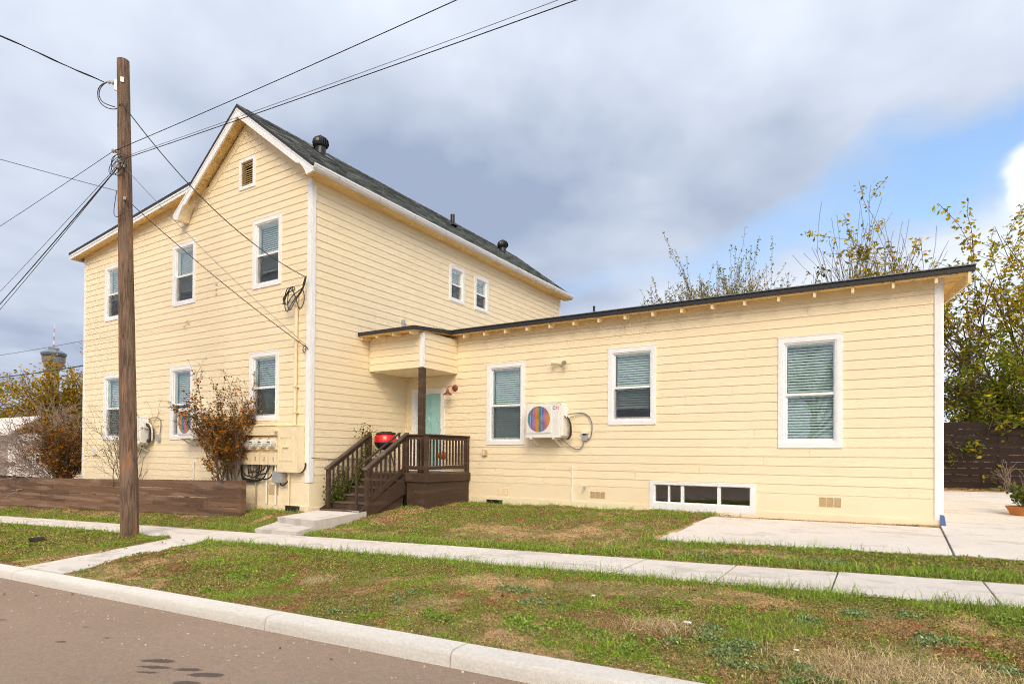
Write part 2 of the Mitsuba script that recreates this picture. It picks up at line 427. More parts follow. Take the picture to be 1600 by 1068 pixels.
def prism(poly, d0, d1, fr):
    """a plate in a facade's frame: poly in (along, up), from depth d0 out to d1 (a number or a function of up)"""
    out = []
    dd = d1 if callable(d1) else (lambda v: v * 0 + d1)
    for q in polys(poly):
        v, f = trimesh.creation.triangulate_polygon(q, engine='earcut')
        fv = fr(v[:, 0], v[:, 1], dd(v[:, 1]))
        bv = fr(v[:, 0], v[:, 1], v[:, 1] * 0 + d0)
        out.append((np.vstack([fv, bv]), np.vstack([f, f[:, ::-1] + len(v)])))
        for ring in [q.exterior, *q.interiors]:
            c = np.array(ring.coords)[:-1]
            n = len(c)
            a = fr(c[:, 0], c[:, 1], dd(c[:, 1]))
            b = fr(c[:, 0], c[:, 1], c[:, 1] * 0 + d0)
            i = np.arange(n)
            j = (i + 1) % n
            out.append((np.vstack([a, b]), np.vstack([np.stack([i, j, j + n], 1), np.stack([i, j + n, i + n], 1)])))
    return cat_mesh(out)


def frame_poly(u0, u1, v0, v1, w, wb=None, wt=None):
    return sbox(u0, v0, u1, v1).difference(sbox(u0 + w, v0 + (w if wb is None else wb), u1 - w, v1 - (w if wt is None else wt)))


def polyline_mesh(paths, r, n=5):
    return cat_mesh([tube(p, r, n) for p in paths])


# ------------------------------------------------------------------ ground
GRADE = 0.0335
Y_KERB, Y_WALK, Y_BACK = 4.03, 6.70, 7.99        # back of the kerb, near and far edge of the pavement


def house_foot(x):
    return np.interp(x, [-60, -24, -18, -13, -11.3, -9.2, -4.5, -2.5, 0.8, 4, 20], [-.9, -.25, .0, .17, .19, .31, .365, .29, .355, .39, .6])


def house_y(x):
    return np.interp(x, [-23, -11.4, -11.2, -9.2, -9.0, 1.0, 1.6, 40], [9.4, 9.4, 10.95, 10.95, 12.7, 12.7, 12.7, 12.7])


def lawn_end(x):
    return np.interp(x, [-23, -11.4, -11.2, -9.2, -9.0, -4.2, -3.1, .7, 4.2, 40], [9.4, 9.4, 10.95, 10.95, 12.7, 12.7, 8.86, 9.36, 9.40, 9.40])


def ground_z(x, y, bumps=True):
    x, y = np.asarray(x, float), np.asarray(y, float)
    s = GRADE * np.clip(x, -70, 30)
    strip = s + np.interp(y, [Y_KERB, 5.2, Y_WALK - .01, Y_WALK], [.130, .215, .262, .262]) - 0.004
    hy, hf = lawn_end(x), house_foot(x)
    t = np.clip((y - Y_BACK) / np.maximum(hy - Y_BACK, .2), 0, 1)
    t = t * (1.35 - 0.35 * t)
    lawn = (s + .258) * (1 - t) + hf * t + np.maximum(0, y - hy) * 0.017
    z = np.where(y < (Y_WALK + Y_BACK) / 2, strip, lawn)
    if bumps:
        q = np.stack([x, y, x * 0], -1)
        amp = np.clip((y - Y_KERB) / .3, 0, 1) * np.where(y < 7.3, np.clip((Y_WALK - y) / .3, 0, 1), np.clip((y - Y_BACK) / .4, 0, 1))
        amp = amp * np.clip((np.abs(x + 1.0) - 1.5) / 1.2 + np.clip((8.7 - y) / .5, 0, 1), .25, 1)
        z = z + amp * (0.10 * (meshkit.fbm(q * 1.1, 3, 5) - .5) + 0.05 * (meshkit.fbm(q * 5.5, 3, 8) - .5) - 0.004)
    return z


def grid_mesh(xs, ys, zfun):
    X, Y = np.meshgrid(xs, ys, indexing='ij')
    Z = zfun(X, Y)
    n, m = X.shape
    v = np.stack([X, Y, Z], -1).reshape(-1, 3)
    i = (np.arange(n - 1)[:, None] * m + np.arange(m - 1)).reshape(-1)
    f = np.vstack([np.stack([i, i + m, i + m + 1], 1), np.stack([i, i + m + 1, i + 1], 1)])
    return trimesh.Trimesh(v, f, process=False)


def under_slab(x, y):
    t = (y - 4.04) / 2.66
    a = (y < 6.75) & (x > -11.45 - .62 * t) & (x < -10.2 - .72 * t)
    a |= (x > -11.2) & (x < -9.85) & (y > Y_BACK) & (y < 9.5)
    a |= (x > -2.93 + (y - 8.86) * .038) & (y > 8.95 + (x + 3.0) * .13) & (y < 12.6) & (x < 9)
    return a | ((x > .85) & (x < 9) & (y > 9.45) & (y < 21.8))


def zg(X, Y):
    z = ground_z(X, Y)
    z = np.where(Y <= Y_KERB - .1, GRADE * np.clip(X, -70, 30) - 0.16, z)
    z = np.where((Y > Y_WALK) & (Y < Y_BACK), GRADE * np.clip(X, -70, 30) + 0.16, z)
    return np.where(under_slab(X, Y), z - .10, z)


xs = np.concatenate([np.linspace(-3000, -60, 12), np.linspace(-58, -26, 30), np.arange(-25.5, 6, .07), np.linspace(6, 40, 40), np.linspace(50, 3000, 12)])
ys = np.concatenate([np.linspace(-3000, -20, 10), np.linspace(-16, 3.85, 12), [4.0, 4.03], np.arange(4.09, 6.66, .07), [6.69, 6.71, 7.98, 7.995], np.arange(8.05, 12.8, .07), np.linspace(12.9, 40, 60), np.linspace(45, 3000, 14)])
add('ground', grid_mesh(xs, ys, zg), 'soil', smooth=True, label='bare brown soil and earth under the grass around the house', cat='ground', kind='structure')
xr = np.concatenate([np.linspace(-300, -70, 8), np.linspace(-65, 30, 60), np.linspace(40, 300, 8)])
add('road', grid_mesh(xr, np.linspace(-8, 3.83, 14), lambda X, Y: GRADE * np.clip(X, -70, 30) + .005 + .02 * np.clip((3.9 - Y) / 3, 0, 1)), 'asphalt', smooth=True, label='worn brown-grey asphalt street with a few dark oil spots', cat='road', kind='structure')


def slope_prism(prof, x0, x1, zoff=0.0):
    """a bar along x that follows the street's grade; prof = points (y, z)"""
    pr = np.array(prof, float)
    v, f = trimesh.creation.triangulate_polygon(Polygon(pr), engine='earcut')
    a = np.stack([v[:, 0] * 0 + x0, v[:, 0], v[:, 1] + GRADE * x0 + zoff], 1)
    b = np.stack([v[:, 0] * 0 + x1, v[:, 0], v[:, 1] + GRADE * x1 + zoff], 1)
    n = len(pr)
    sa = np.stack([pr[:, 0] * 0 + x0, pr[:, 0], pr[:, 1] + GRADE * x0 + zoff], 1)
    sb = np.stack([pr[:, 0] * 0 + x1, pr[:, 0], pr[:, 1] + GRADE * x1 + zoff], 1)
    i = np.arange(n)
    j = (i + 1) % n
    return cat_mesh([(a, f), (b, f[:, ::-1]), (np.vstack([sa, sb]), np.vstack([np.stack([i, j, j + n], 1), np.stack([i, j + n, i + n], 1)]))])


kerb = thing('kerb', 'pale concrete kerb with faint joints along the street edge', 'kerb', kind='structure')
KP = [(3.795, -.14), (3.803, .06), (3.810, .098), (3.820, .118), (3.838, .131), (3.862, .135), (4.03, .138), (4.045, .12), (4.045, -.14)]
kx = [-40, -33, -27, -21.3, -17.5, -14.2, -11.2, -8.15, -5.2, -2.9, -.55, 2.5, 5.5, 9, 14, 20]
for a, b in zip(kx[:-1], kx[1:]):
    add('segment', slope_prism(KP, a + .006, b - .006, RNG.uniform(-.003, .003)), 'kerb_concrete', kerb)
walk = thing('sidewalk', 'pale concrete pavement of cast panels between two strips of grass', 'sidewalk', kind='structure')
sx = [14, 11, 8.3, 6, 4.5, 3.3, 2.10, .90, -.44, -1.57]
while sx[-1] > -45:
    sx.append(sx[-1] - (1.19 if sx[-1] > -10 else 1.5 if sx[-1] > -25 else 3))
SP = [(6.70, .08), (6.70, .252), (6.708, .26), (7.982, .26), (7.99, .252), (7.99, .08)]
for i, (b, a) in enumerate(zip(sx[:-1], sx[1:])):
    g = .010 if b > -2 else .002
    add('panel', slope_prism(SP, a + g, b - g, RNG.uniform(-.005, .004)), 'concrete', walk)
# the short path from the kerb to the pavement, the two slabs up to the stairs, the patio slab and the drive
path = thing('footpath', 'short concrete path from the kerb across the grass strip to the pavement', 'path', kind='structure')


def slab_quad(c, t=.12):
    return hexa([(x, y, z - t) for x, y, z in c], c)


def gz0(x, y):
    return float(ground_z(x, y, False))


pl, pr_ = np.array([[-11.50, 4.05], [-12.12, 6.69]]), np.array([[-10.12, 4.05], [-10.90, 6.69]])
for t0, t1 in ((0, .48), (.488, 1)):
    q = [pl[0] + (pl[1] - pl[0]) * t0, pr_[0] + (pr_[1] - pr_[0]) * t0, pr_[0] + (pr_[1] - pr_[0]) * t1, pl[0] + (pl[1] - pl[0]) * t1]
    zz = [.143 + .114 * t for t in (t0, t0, t1, t1)]
    add('panel', slab_quad([(a, b, z + GRADE * a) for (a, b), z in zip(q, zz)]), 'concrete', path)
add('approach_slab', slab_quad([(-11.30, 8.0, -.035), (-9.95, 7.96, .0), (-9.85, 8.55, .10), (-11.25, 8.60, .085)], .3), 'concrete', label='lower of the two pale slabs leading to the porch stairs', cat='slab', kind='structure')
add('landing_slab', slab_quad([(-11.22, 8.50, .175), (-9.80, 8.30, .205), (-9.72, 9.66, .285), (-11.1, 9.72, .262)], .3), 'concrete', label='upper pale slab at the foot of the porch stairs', cat='slab', kind='structure')
add('patio_slab', slab_quad([(-3.02, 8.86, .29), (.755, 9.36, .36), (.84, 12.63, .378), (-2.89, 12.25, .372)], .2), 'concrete', label='broad pale concrete slab in front of the annex wall', cat='slab', kind='structure')
drive = thing('driveway', 'pale concrete drive running back beside the annex', 'driveway', kind='structure')
dy = [9.38, 12.62, 14.0, 15.4, 18.2, 21.9]
for a, b in zip(dy[:-1], dy[1:]):
    z0, z1 = .362 + (a - 9.38) * .017, .362 + (b - 9.38) * .017
    for x0, x1 in ((.785 if b < 12.7 else .93, 4.1), (4.12, 9.0)):
        add('panel', slab_quad([(x0, a + .006, z0), (x1, a + .006, z0 + .01), (x1, b - .006, z1 + .01), (x0 + (.07 if b < 12.7 else 0), b - .006, z1)], .2), 'concrete', drive)

# ------------------------------------------------------------------ the house
YG, YA, XS = 9.40, 12.70, -11.30
ROW = 0.178
house = thing('house', 'pale yellow clapboard house with steep gable and long flat-roofed annex', 'house')
W = dict(
    G=[(-20.90, -19.80, 5.64, 7.35, 'pale'), (-17.06, -15.96, 5.64, 7.35, 'half'), (-13.45, -12.35, 5.64, 7.35, 'half'), (-20.90, -19.80, 1.91, 3.94, 'full'), (-17.12, -16.02, 1.91, 3.94, 'full'), (-13.52, -12.41, 2.35, 4.035, 'full')],
    S=[(14.60, 15.36, 6.265, 7.365, 'full'), (15.93, 16.72, 6.265, 7.375, 'half')],
    A=[(-8.565, -7.455, 1.81, 3.84, 'full'), (-5.27, -4.17, 2.245, 3.955, 'raised'), (-1.73, -.63, 1.74, 3.86, 'full')])
VENT = (-14.04, -13.385, 8.245, 9.03)
BASE = (-4.295, -2.14, .42, 1.01)
DOOR = (-11.06, -9.93, 1.10, 3.32)
APEX = (-13.70, 9.98)


def rake(x):
    return APEX[1] - .76 * abs(x - APEX[0])


def wing_top(x):
    return 7.93 + .107 * (x + 22.28)


xw = -15.36
gable_poly = Polygon([(-22.28, -1.0), (XS, -1.0), (XS, rake(XS)), APEX, (xw, rake(xw)), (xw, wing_top(xw)), (-22.28, wing_top(-22.28))])
long_poly = sbox(YG, -.2, 22.02, 7.99)
annex_poly = sbox(XS, -.2, .83, 4.74)


def hole(r, m=0.0):
    return sbox(r[0] + m, r[2] + m, r[1] - m, r[3] - m)


def siding(parent, poly, holes, fr, z0, seed, trims=()):
    """lap boards, each one a piece: thick and proud at its lower edge, thin at the top"""
    rng = np.random.default_rng(seed)
    area = poly.difference(unary_union([hole(h, .03) for h in holes])) if holes else poly
    for t in trims:
        area = area.difference(t)
    x0, b0, x1, b1 = area.bounds
    k = 0
    while z0 + k * ROW < b1:
        a, b = z0 + k * ROW, z0 + (k + 1) * ROW
        band = area.intersection(sbox(x0, a, x1, b - .0105))
        u = x0 + rng.uniform(.4, 3.6)
        cuts = []
        while u < x1:
            cuts.append(sbox(u - .0018, a - 1, u + .0018, b + 1))
            u += 3.66 if x1 - x0 > 6 else 9
        if cuts:
            band = band.difference(unary_union(cuts))
        lift = rng.uniform(-.0003, .0003)
        for q in polys(band):
            add('siding_board', prism(q, .0, lambda v, a=a, l=lift: .0165 + l - .0115 * (v - a) / ROW, fr), 'siding_paint', parent)
        k += 1


def wall(name, poly, holes, fr, thick=.14):
    p = poly
    for h in holes:
        p = p.difference(hole(h, .045))
    return add(name, prism(p, -thick, -.001, fr), 'skirting_paint', house)


FG, FS, FA = front(YG), flank(XS), front(YA)
gw = wall('gable_wall', gable_poly, W['G'] + [VENT], FG)
lw = wall('long_wall', long_poly.difference(sbox(YG, -1, YG + .142, 9)), W['S'], FS)
aw = wall('annex_wall', annex_poly, W['A'] + [BASE, DOOR], FA)
# corner boards, friezes and the plinth
ct = dict(
    gable_right=sbox(XS - .105, .885, XS + .03, rake(XS) - .13), gable_left=sbox(-22.28, .75, -22.20, wing_top(-22.28) - .02))
rk = []
for s, x_end in ((1, XS), (-1, xw)):
    a, b = np.array(APEX), np.array([x_end, rake(x_end)])
    rk.append(Polygon([a, b, b - [0, .26], a - [0, .26]]))
wing_fr = Polygon([(-22.28, wing_top(-22.28)), (xw, wing_top(xw)), (xw, wing_top(xw) - .16), (-22.28, wing_top(-22.28) - .16)])
rake_frieze = unary_union(rk).intersection(gable_poly)
siding(gw, gable_poly.intersection(sbox(-23, .882, 0, 20)), W['G'] + [VENT], FG, .882, 1, [ct['gable_right'], ct['gable_left'], rake_frieze, wing_fr])
add('corner_trim', prism(ct['gable_right'], -.0, .034, FG), 'white_trim', gw)
add('corner_trim', prism(ct['gable_left'], -.0, .030, FG), 'white_trim', gw)
add('frieze', prism(rake_frieze.difference(ct['gable_right']).difference(wing_fr), 0, .024, FG), 'yellow_trim', gw)
add('frieze', prism(wing_fr.difference(ct['gable_left']), 0, .024, FG), 'yellow_trim', gw)
add('skirting', [prism(sbox(-22.28, -1.0, XS, .876), 0, .012, FG), prism(sbox(-22.28, -1.0, XS + .02, .33), .012, .034, FG)], 'skirting_paint', gw)
t_s = sbox(YG - .03, .885, YG + .095, 7.78)
fr_s = sbox(YG, 7.775, 22.02, 7.99)
canopy_cut = sbox(11.25, 3.67, 13, 4.72)
siding(lw, long_poly.intersection(sbox(YG, .882, 22.02, 7.775)), W['S'], FS, .882, 2, [t_s])
add('corner_trim', prism(sbox(YG - .0, .885, YG + .095, 7.78), 0, .033, FS), 'white_trim', lw)
add('corner_trim', prism(sbox(21.93, 5.0, 22.02, 7.78), .0, .030, FS), 'white_trim', lw)
add('frieze', prism(fr_s, 0, .030, FS), 'yellow_trim', lw)
add('skirting', [prism(sbox(YG, -.2, YA, .876), 0, .012, FS), prism(sbox(YG, -.2, YA, .30), .012, .034, FS)], 'skirting_paint', lw)
add('inner_corner_trim', bx(XS + .001, XS + .045, YA - .045, YA - .001, .9, 4.7), 'yellow_trim', lw)
t_a = sbox(.765, .5, .86, 4.72)
siding(aw, annex_poly.intersection(sbox(XS + .045, .862, .83, 4.50)), W['A'] + [BASE, DOOR], FA, .862, 3, [t_a])
add('corner_trim', prism(sbox(.765, .5, .865, 4.68), 0, .036, FA), 'white_trim', aw)
add('frieze', prism(sbox(XS, 4.503, .764, 4.74), 0, .026, FA), 'yellow_trim', aw)
add('skirting', [prism(sbox(XS, -.2, .80, .856).difference(hole(BASE, .03)), 0, .014, FA), prism(sbox(XS, -.2, .86, .50).difference(hole(BASE, .0)), .014, .034, FA)], 'skirting_paint', aw)
add('return_trim', bx(.832, .90, YA + .002, YA + .10, .4, 4.66), 'white_trim', aw)
# walls that close the volume, seen from nowhere in front
add('rear_wall', [prism(gable_poly, -.12, -.02, front(21.9)), bx(-22.28, -22.15, YG + .142, 21.9, -1, 7.9), bx(XS - .1, .83, 18.9, 19.0, 0, 5.3)], 'siding_paint', house)
add('annex_end_wall', prism(Polygon([(YA + .15, 0), (18.9, 0), (18.9, 5.45), (YA + .15, 4.66)]), -.14, 0, flank(.83)), 'siding_paint', house)
add('floor', [bx(-22.1, XS - .16, YG + .16, 21.8, .9, 1.0), bx(-22.1, XS - .16, YG + .16, 21.8, 4.6, 4.7), bx(XS + .01, .68, YA + .16, 18.8, 0.02, .05), bx(-22.1, XS - .16, YG + .16, 21.8, 7.82, 7.86)], 'room_floor', house)
add('partition', [bx(-22.1, XS - .16, 13.4, 13.5, 1.0, 7.8), bx(-14.6, -14.5, 13.5, 21.8, 4.7, 7.8), bx(XS + .02, .68, 16.2, 16.3, .05, 4.9), bx(-18.4, -18.3, YG + .16, 13.4, 1.0, 7.8), bx(-6.4, -6.3, YA + .16, 16.2, .05, 4.6), bx(-3.0, -2.9, YA + .16, 16.2, 1.5, 4.6), bx(XS - .149, XS - .02, YA + .16, 18.9, .9, 4.7)], 'room_plaster', house)


# ---- windows
def window(rect, fr, blind='full', label=None, casing=.098, screened=True):
    u0, u1, v0, v1 = rect
    w = add('window', [prism(frame_poly(u0, u1, v0, v1, casing), .0, .036, fr), prism(sbox(u0 - .012, v1, u1 + .012, v1 + .016), 0, .044, fr)], 'white_trim', house, label=label)
    a, b, c, d = u0 + casing, u1 - casing, v0 + casing, v1 - casing
    fw = .032 if (u1 - u0) > .9 else .026
    add('frame', prism(frame_poly(a - .003, b + .003, c - .003, d + .003, fw), -.13, .014, fr), 'white_vinyl', w)
    a, b, c, d = a + fw, b - fw, c + fw, d - fw
    m = c + (d - c) * .47
    s = .034 if (u1 - u0) > .9 else .028
    add('sash', prism(frame_poly(a, b, m - .004, d, s * .6, .05), -.055, -.022, fr), 'white_vinyl', w)
    add('sash', prism(frame_poly(a, b, c, m + .040, s * .75, .045), -.092, -.060, fr), 'white_vinyl', w)
    gl = []
    for z0, z1, dd in ((m + .042, d - .015, -.038), (c + .04, m - .0, -.076)):
        q = np.array([[a + .015, z0], [b - .015, z0], [b - .015, z1], [a + .015, z1]])
        add('pane', (fr(q[:, 0], q[:, 1], q[:, 0] * 0 + dd), np.array([[0, 1, 2], [0, 2, 3]])), 'window_glass', w)
    q = np.array([[a + .004, c + .01], [b - .004, c + .01], [b - .004, m + .01], [a + .004, m + .01]])
    if screened:
        add('screen', (fr(q[:, 0], q[:, 1], q[:, 0] * 0 - .030), np.array([[0, 1, 2], [0, 2, 3]])), 'insect_screen', w)
    # blinds: every slat a thin tilted blade
    low = {'full': c + .01, 'half': c + (m - c) * .45, 'raised': c + (m - c) * .38, 'pale': m - .1}[blind]
    sl = []
    z = d - .03
    while z > low:
        x0, x1 = a + .02, b - .02
        e = RNG.uniform(-.002, .002)
        q = [(x0, z + .018 + e, -.172), (x1, z + .018 - e, -.172), (x1, z - .018 - e, -.140), (x0, z - .018 + e, -.140)]
        q = np.array(q)
        t = fr(q[:, 0], q[:, 1], q[:, 2])
        t2 = fr(q[:, 0], q[:, 1] - .003, q[:, 2])
        sl.append(hexa(t2, t))
        z -= .054
    sl.append(prism(sbox(a + .01, d - .03, b - .01, d + .02), -.19, -.13, fr))
    sl.append(prism(sbox(a + .02, z + .005, b - .02, z + .03), -.17, -.14, fr))
    add('blind', sl, 'blind_slat_paint', w, kind='stuff')
    return w


for r in W['G']:
    window(r[:4], FG, r[4])
for r in W['S']:
    window(r[:4], FS, r[4], casing=.088)
for r in W['A']:
    window(r[:4], FA, r[4], screened=r[0] < -3)
# the low four-light window
bw = add('basement_window', [prism(sbox(*[BASE[0], BASE[2], BASE[1], BASE[3]]).difference(sbox(-4.205, .565, -2.235, .955)), 0, .04, FA), prism(sbox(BASE[0] - .01, 1.01, BASE[1] + .01, 1.024), 0, .046, FA)], 'white_trim', house, label='low wide window with four dark panes near the ground')
add('frame', prism(sbox(-4.206, .564, -2.234, .956).difference(unary_union([sbox(*q) for q in ((-4.18, .585, -3.90, .94), (-3.865, .585, -3.625, .94), (-3.565, .585, -2.88, .94), (-2.815, .585, -2.25, .94))])), -.06, .008, FA), 'white_vinyl', bw)
for q in ((-4.18, -3.90), (-3.865, -3.625), (-3.565, -2.88), (-2.815, -2.25)):
    v = np.array([[q[0], .585], [q[1], .585], [q[1], .94], [q[0], .94]])
    add('pane', (FA(v[:, 0], v[:, 1], v[:, 0] * 0 - .03), np.array([[0, 1, 2], [0, 2, 3]])), 'window_glass', bw)
# the gable vent
gv = add('gable_vent', prism(frame_poly(VENT[0], VENT[1], VENT[2], VENT[3], .085), 0, .04, FG), 'white_trim', house)
nl = 12
for i in range(nl):
    z = VENT[2] + .10 + i * (VENT[3] - VENT[2] - .19) / (nl - 1)
    x0, x1 = VENT[0] + .086, VENT[1] - .086
    c = [(x0, YG + .045, z + .035), (x1, YG + .045, z + .035), (x1, YG - .012, z - .018), (x0, YG - .012, z - .018)]
    if i in (8, 9):
        c[2] = (x1, YG - .012, z + .022)
    add('slat', hexa([(a, b, d - .008) for a, b, d in c], c), 'louvre_tan', gv)

# ---- door
x0, x1, z0, z1 = DOOR
door_frame = [prism(sbox(x0, z0, x1, z1).difference(sbox(x0 + .115, z0 - .1, x1 - .115, z1 - .10)), 0, .034, FA), prism(sbox(x0 + .11, z0 - .02, x1 - .11, z1 - .095).difference(sbox(x0 + .15, z0 - .1, x1 - .15, z1 - .135)), -.13, .008, FA)]
lx0, lx1, lz0, lz1 = x0 + .152, x1 - .152, z0 + .02, z1 - .137
door = add('door', prism(sbox(lx0, lz0, lx1, lz1).difference(unary_union([sbox(lx0 + a, lz0 + b, lx0 + c, lz0 + d) for a, b, c, d in [(.10 + .34 * i, y0, .385 + .34 * i, y1) for i in (0, 1) for y0, y1 in ((.24, .80), (.94, 1.56), (1.70, 1.94))]])), -.085, -.045, FA), 'teal_paint', house, label='pale teal panelled front door')
add('frame', door_frame, 'white_trim', door)
for i in (0, 1):
    for y0, y1 in ((.24, .80), (.94, 1.56), (1.70, 1.94)):
        a, c = lx0 + .10 + .34 * i, lx0 + .385 + .34 * i
        add('panel', [prism(sbox(a, lz0 + y0, c, lz0 + y1), -.085, -.060, FA), prism(sbox(a + .04, lz0 + y0 + .04, c - .04, lz0 + y1 - .04), -.06, -.048, FA)], 'teal_paint', door)
add('knob', [lathe([(.0, .075), (.022, .072), (.03, .06), (.022, .045), (.012, .03), (.012, 0.0), (.03, -.0)], 14, (lx0 + .07, YA + .045, 2.02), 'y')], 'galvanised', door, smooth=40)
add('peephole_plate', prism(sbox((lx0 + lx1) / 2 - .02, 2.48, (lx0 + lx1) / 2 + .02, 2.56), -.046, -.038, FA), 'white_vinyl', door)
for z in (1.35, 2.15, 2.95):
    add('hinge', prism(sbox(lx1 + .004, z, lx1 + .03, z + .09), -.05, .012, FA), 'grey_metal', door)
add('threshold', bx(x0 + .11, x1 - .11, YA - .03, YA + .12, 1.095, 1.12), 'grey_metal', door)

# ---- gable roof
RY0, RY1 = 9.05, 22.35
NSL = 26


def roof_slope(x_ridge, z_ridge, x_eave, z_eave, n, y0, y1, tab=.31, seed=0, t=.035):
    """courses of shingle tabs of unequal thickness, each course lapping the one below"""
    rng = np.random.default_rng(seed)
    ms = []
    a, b = np.array([x_eave, z_eave]), np.array([x_ridge, z_ridge])
    nrm = np.array([-(b - a)[1], (b - a)[0]])
    nrm /= np.linalg.norm(nrm)
    if nrm[1] < 0:
        nrm = -nrm
    for k in range(n):
        p0, p1 = a + (b - a) * (k / n), a + (b - a) * min(1, (k + 1.25) / n)
        y = y0 - rng.uniform(0, tab)
        while y < y1:
            w = tab * rng.uniform(.55, 1.25)
            th = .012 + rng.uniform(0, .012)
            ya, yb = max(y, y0), min(y + w, y1) - .002
            y += w
            if yb - ya < .02:
                continue
            q0, q1 = p0 + nrm * th, p1 + nrm * .004
            ms.append(hexa([(p0[0], ya, p0[1]), (p0[0], yb, p0[1]), (p1[0], yb, p1[1]), (p1[0], ya, p1[1])], [(q0[0], ya, q0[1]), (q0[0], yb, q0[1]), (q1[0], yb, q1[1]), (q1[0], ya, q1[1])]))
    return cat_mesh(ms)


RA = (-13.70, 10.22)
ER = (-10.87, 10.22 - .76 * 2.83)
EL = (-15.72, 10.22 - .76 * 2.02)
roof = add('roof', roof_slope(*RA, *ER, NSL, RY0, RY1, seed=4), 'shingle_mineral', house, kind='stuff')
add('slope', roof_slope(*RA, *EL, 19, RY0, RY1, seed=5), 'shingle_mineral', roof, kind='stuff')
add('ridge_cap', [hexa([(-13.70 + s * .0, y, 10.225), (-13.70 + s * .14, y, 10.225 - .105), (-13.70 + s * .14, y + .3, 10.215 - .105), (-13.70, y + .3, 10.215)], [(-13.70, y, 10.245), (-13.70 + s * .14, y, 10.245 - .105), (-13.70 + s * .14, y + .3, 10.235 - .105), (-13.70, y + .3, 10.235)]) for s in (1, -1) for y in np.arange(RY0, RY1 - .3, .29)], 'shingle_mineral', roof, kind='stuff')
FR0 = front(0)


def rake_band(top_off, h, x_a, x_b, side):
    za, zb = RA[1] - .76 * abs(x_a - RA[0]) - top_off, RA[1] - .76 * abs(x_b - RA[0]) - top_off
    return Polygon([(x_a, za), (x_b, zb), (x_b, zb - h), (x_a, za - h)])


deckp = unary_union([rake_band(.002, .07, RA[0], ER[0], 1), rake_band(.002, .07, RA[0], EL[0], -1)])
add('edge', prism(deckp, -RY1, -RY0 + .012, FR0), 'black_edge', roof)
bargeR = unary_union([rake_band(.072, .045, RA[0], -10.86, 1), rake_band(.072, .045, RA[0], -16.49, -1)])
add('barge_moulding', prism(bargeR, -RY0 - .05, -RY0 + .0, FR0), 'white_trim', roof)


def foot(s):
    # the curved return at the lower end of the barge board, s = +1 right, -1 left
    x = lambda q: RA[0] + s * q
    zt = lambda q: RA[1] - .76 * q - .115
    outer = [(x(0), zt(0)), (x(2.83), zt(2.83)), (x(2.83), 7.90), (x(2.60), 7.86)]
    inner = [(x(2.545), 7.97), (x(2.47), 8.07), (x(2.36), 8.185), (x(2.24), zt(2.24) - .185), (x(0), zt(0) - .185)]
    return Polygon(outer + inner)


barge = unary_union([foot(1).buffer(0), foot(-1).buffer(0)])
add('barge_board', prism(barge, -RY0 - .05, -RY0 - .012, FR0), 'white_trim', roof)
# gable soffit and the boxed returns
for s, xe in ((1, 2.60), (-1, 2.0)):
    a, b = RA[0] + s * .0, RA[0] + s * xe
    za, zb = RA[1] - .16, RA[1] - .76 * xe - .16
    add('soffit', hexa([(a, RY0 + .05, za - .02), (a, YG + .0, za - .02), (b, YG + .0, zb - .02), (b, RY0 + .05, zb - .02)], [(a, RY0 + .05, za), (a, YG + .0, za), (b, YG + .0, zb), (b, RY0 + .05, zb)]), 'soffit_boarding', roof)
add('eave_return', prism(Polygon([(-16.50, 7.88), (-16.28, 7.86), (-16.22, 8.0), (-16.14, 8.12), (-16.02, 8.26), (-16.50, 8.06)]), -YG + .026, -RY0 - .052, FR0), 'yellow_trim', roof)
# eave: gutter along the right-hand eave, soffit, hangers
gx = ER[0]
gp = [(gx - .02, 7.945), (gx + .02, 7.945), (gx + .055, 7.98), (gx + .055, 8.00), (gx + .075, 8.02), (gx + .075, 8.055), (gx + .062, 8.055), (gx + .062, 8.02), (gx + .02, 7.96), (gx - .02, 7.96)]


def extrude_y(prof, y0, y1):
    return prism(Polygon(prof), -y1, -y0, FR0)


add('gutter', [extrude_y(gp, RY0, RY1 - .05)], 'white_trim', roof)
add('fascia', [extrude_y([(gx - .05, 7.93), (gx - .022, 7.93), (gx - .022, 8.03), (gx - .05, 8.04)], RY0 + .04, RY1)], 'white_trim', roof)
add('soffit', bx(XS + .031, gx - .052, RY0 + .06, RY1, 7.915, 7.935), 'soffit_boarding', roof)
for i, y in enumerate(np.arange(9.75, 22, 1.35)):
    add('gutter_strap', tube(arc([(gx + .078, y, 8.06), (gx + .085, y, 8.0), (gx + .06, y + .02, 7.94), (gx - .05, y + .06, 7.905)], 8), .006, 4), 'grey_metal', roof)
# wing roof
wt = lambda x: 8.02 + .107 * (x + 22.55)
wr = add('wing_roof', hexa([(-22.62, RY0, wt(-22.62) - .085), (-22.62, RY1, wt(-22.62) - .085), (-15.72, RY1, wt(-15.72) - .085), (-15.72, RY0, wt(-15.72) - .085)], [(-22.62, RY0, wt(-22.62)), (-22.62, RY1, wt(-22.62)), (-15.72, RY1, wt(-15.72)), (-15.72, RY0, wt(-15.72))]), 'black_edge', house)
wf = lambda o, h: Polygon([(-22.58, wt(-22.58) - o), (-15.70, wt(-15.70) - o), (-15.70, wt(-15.70) - o - h), (-22.58, wt(-22.58) - o - h)])
add('fascia', [prism(wf(.086, .125), -RY0 - .05, -RY0 - .022, FR0), prism(wf(.086, .045), -RY0 - .022, -RY0 - .004, FR0)], 'white_trim', wr)
add('end_fascia', bx(-22.60, -22.57, RY0 + .052, RY1, wt(-22.6) - .21, wt(-22.6) - .09), 'white_trim', wr)
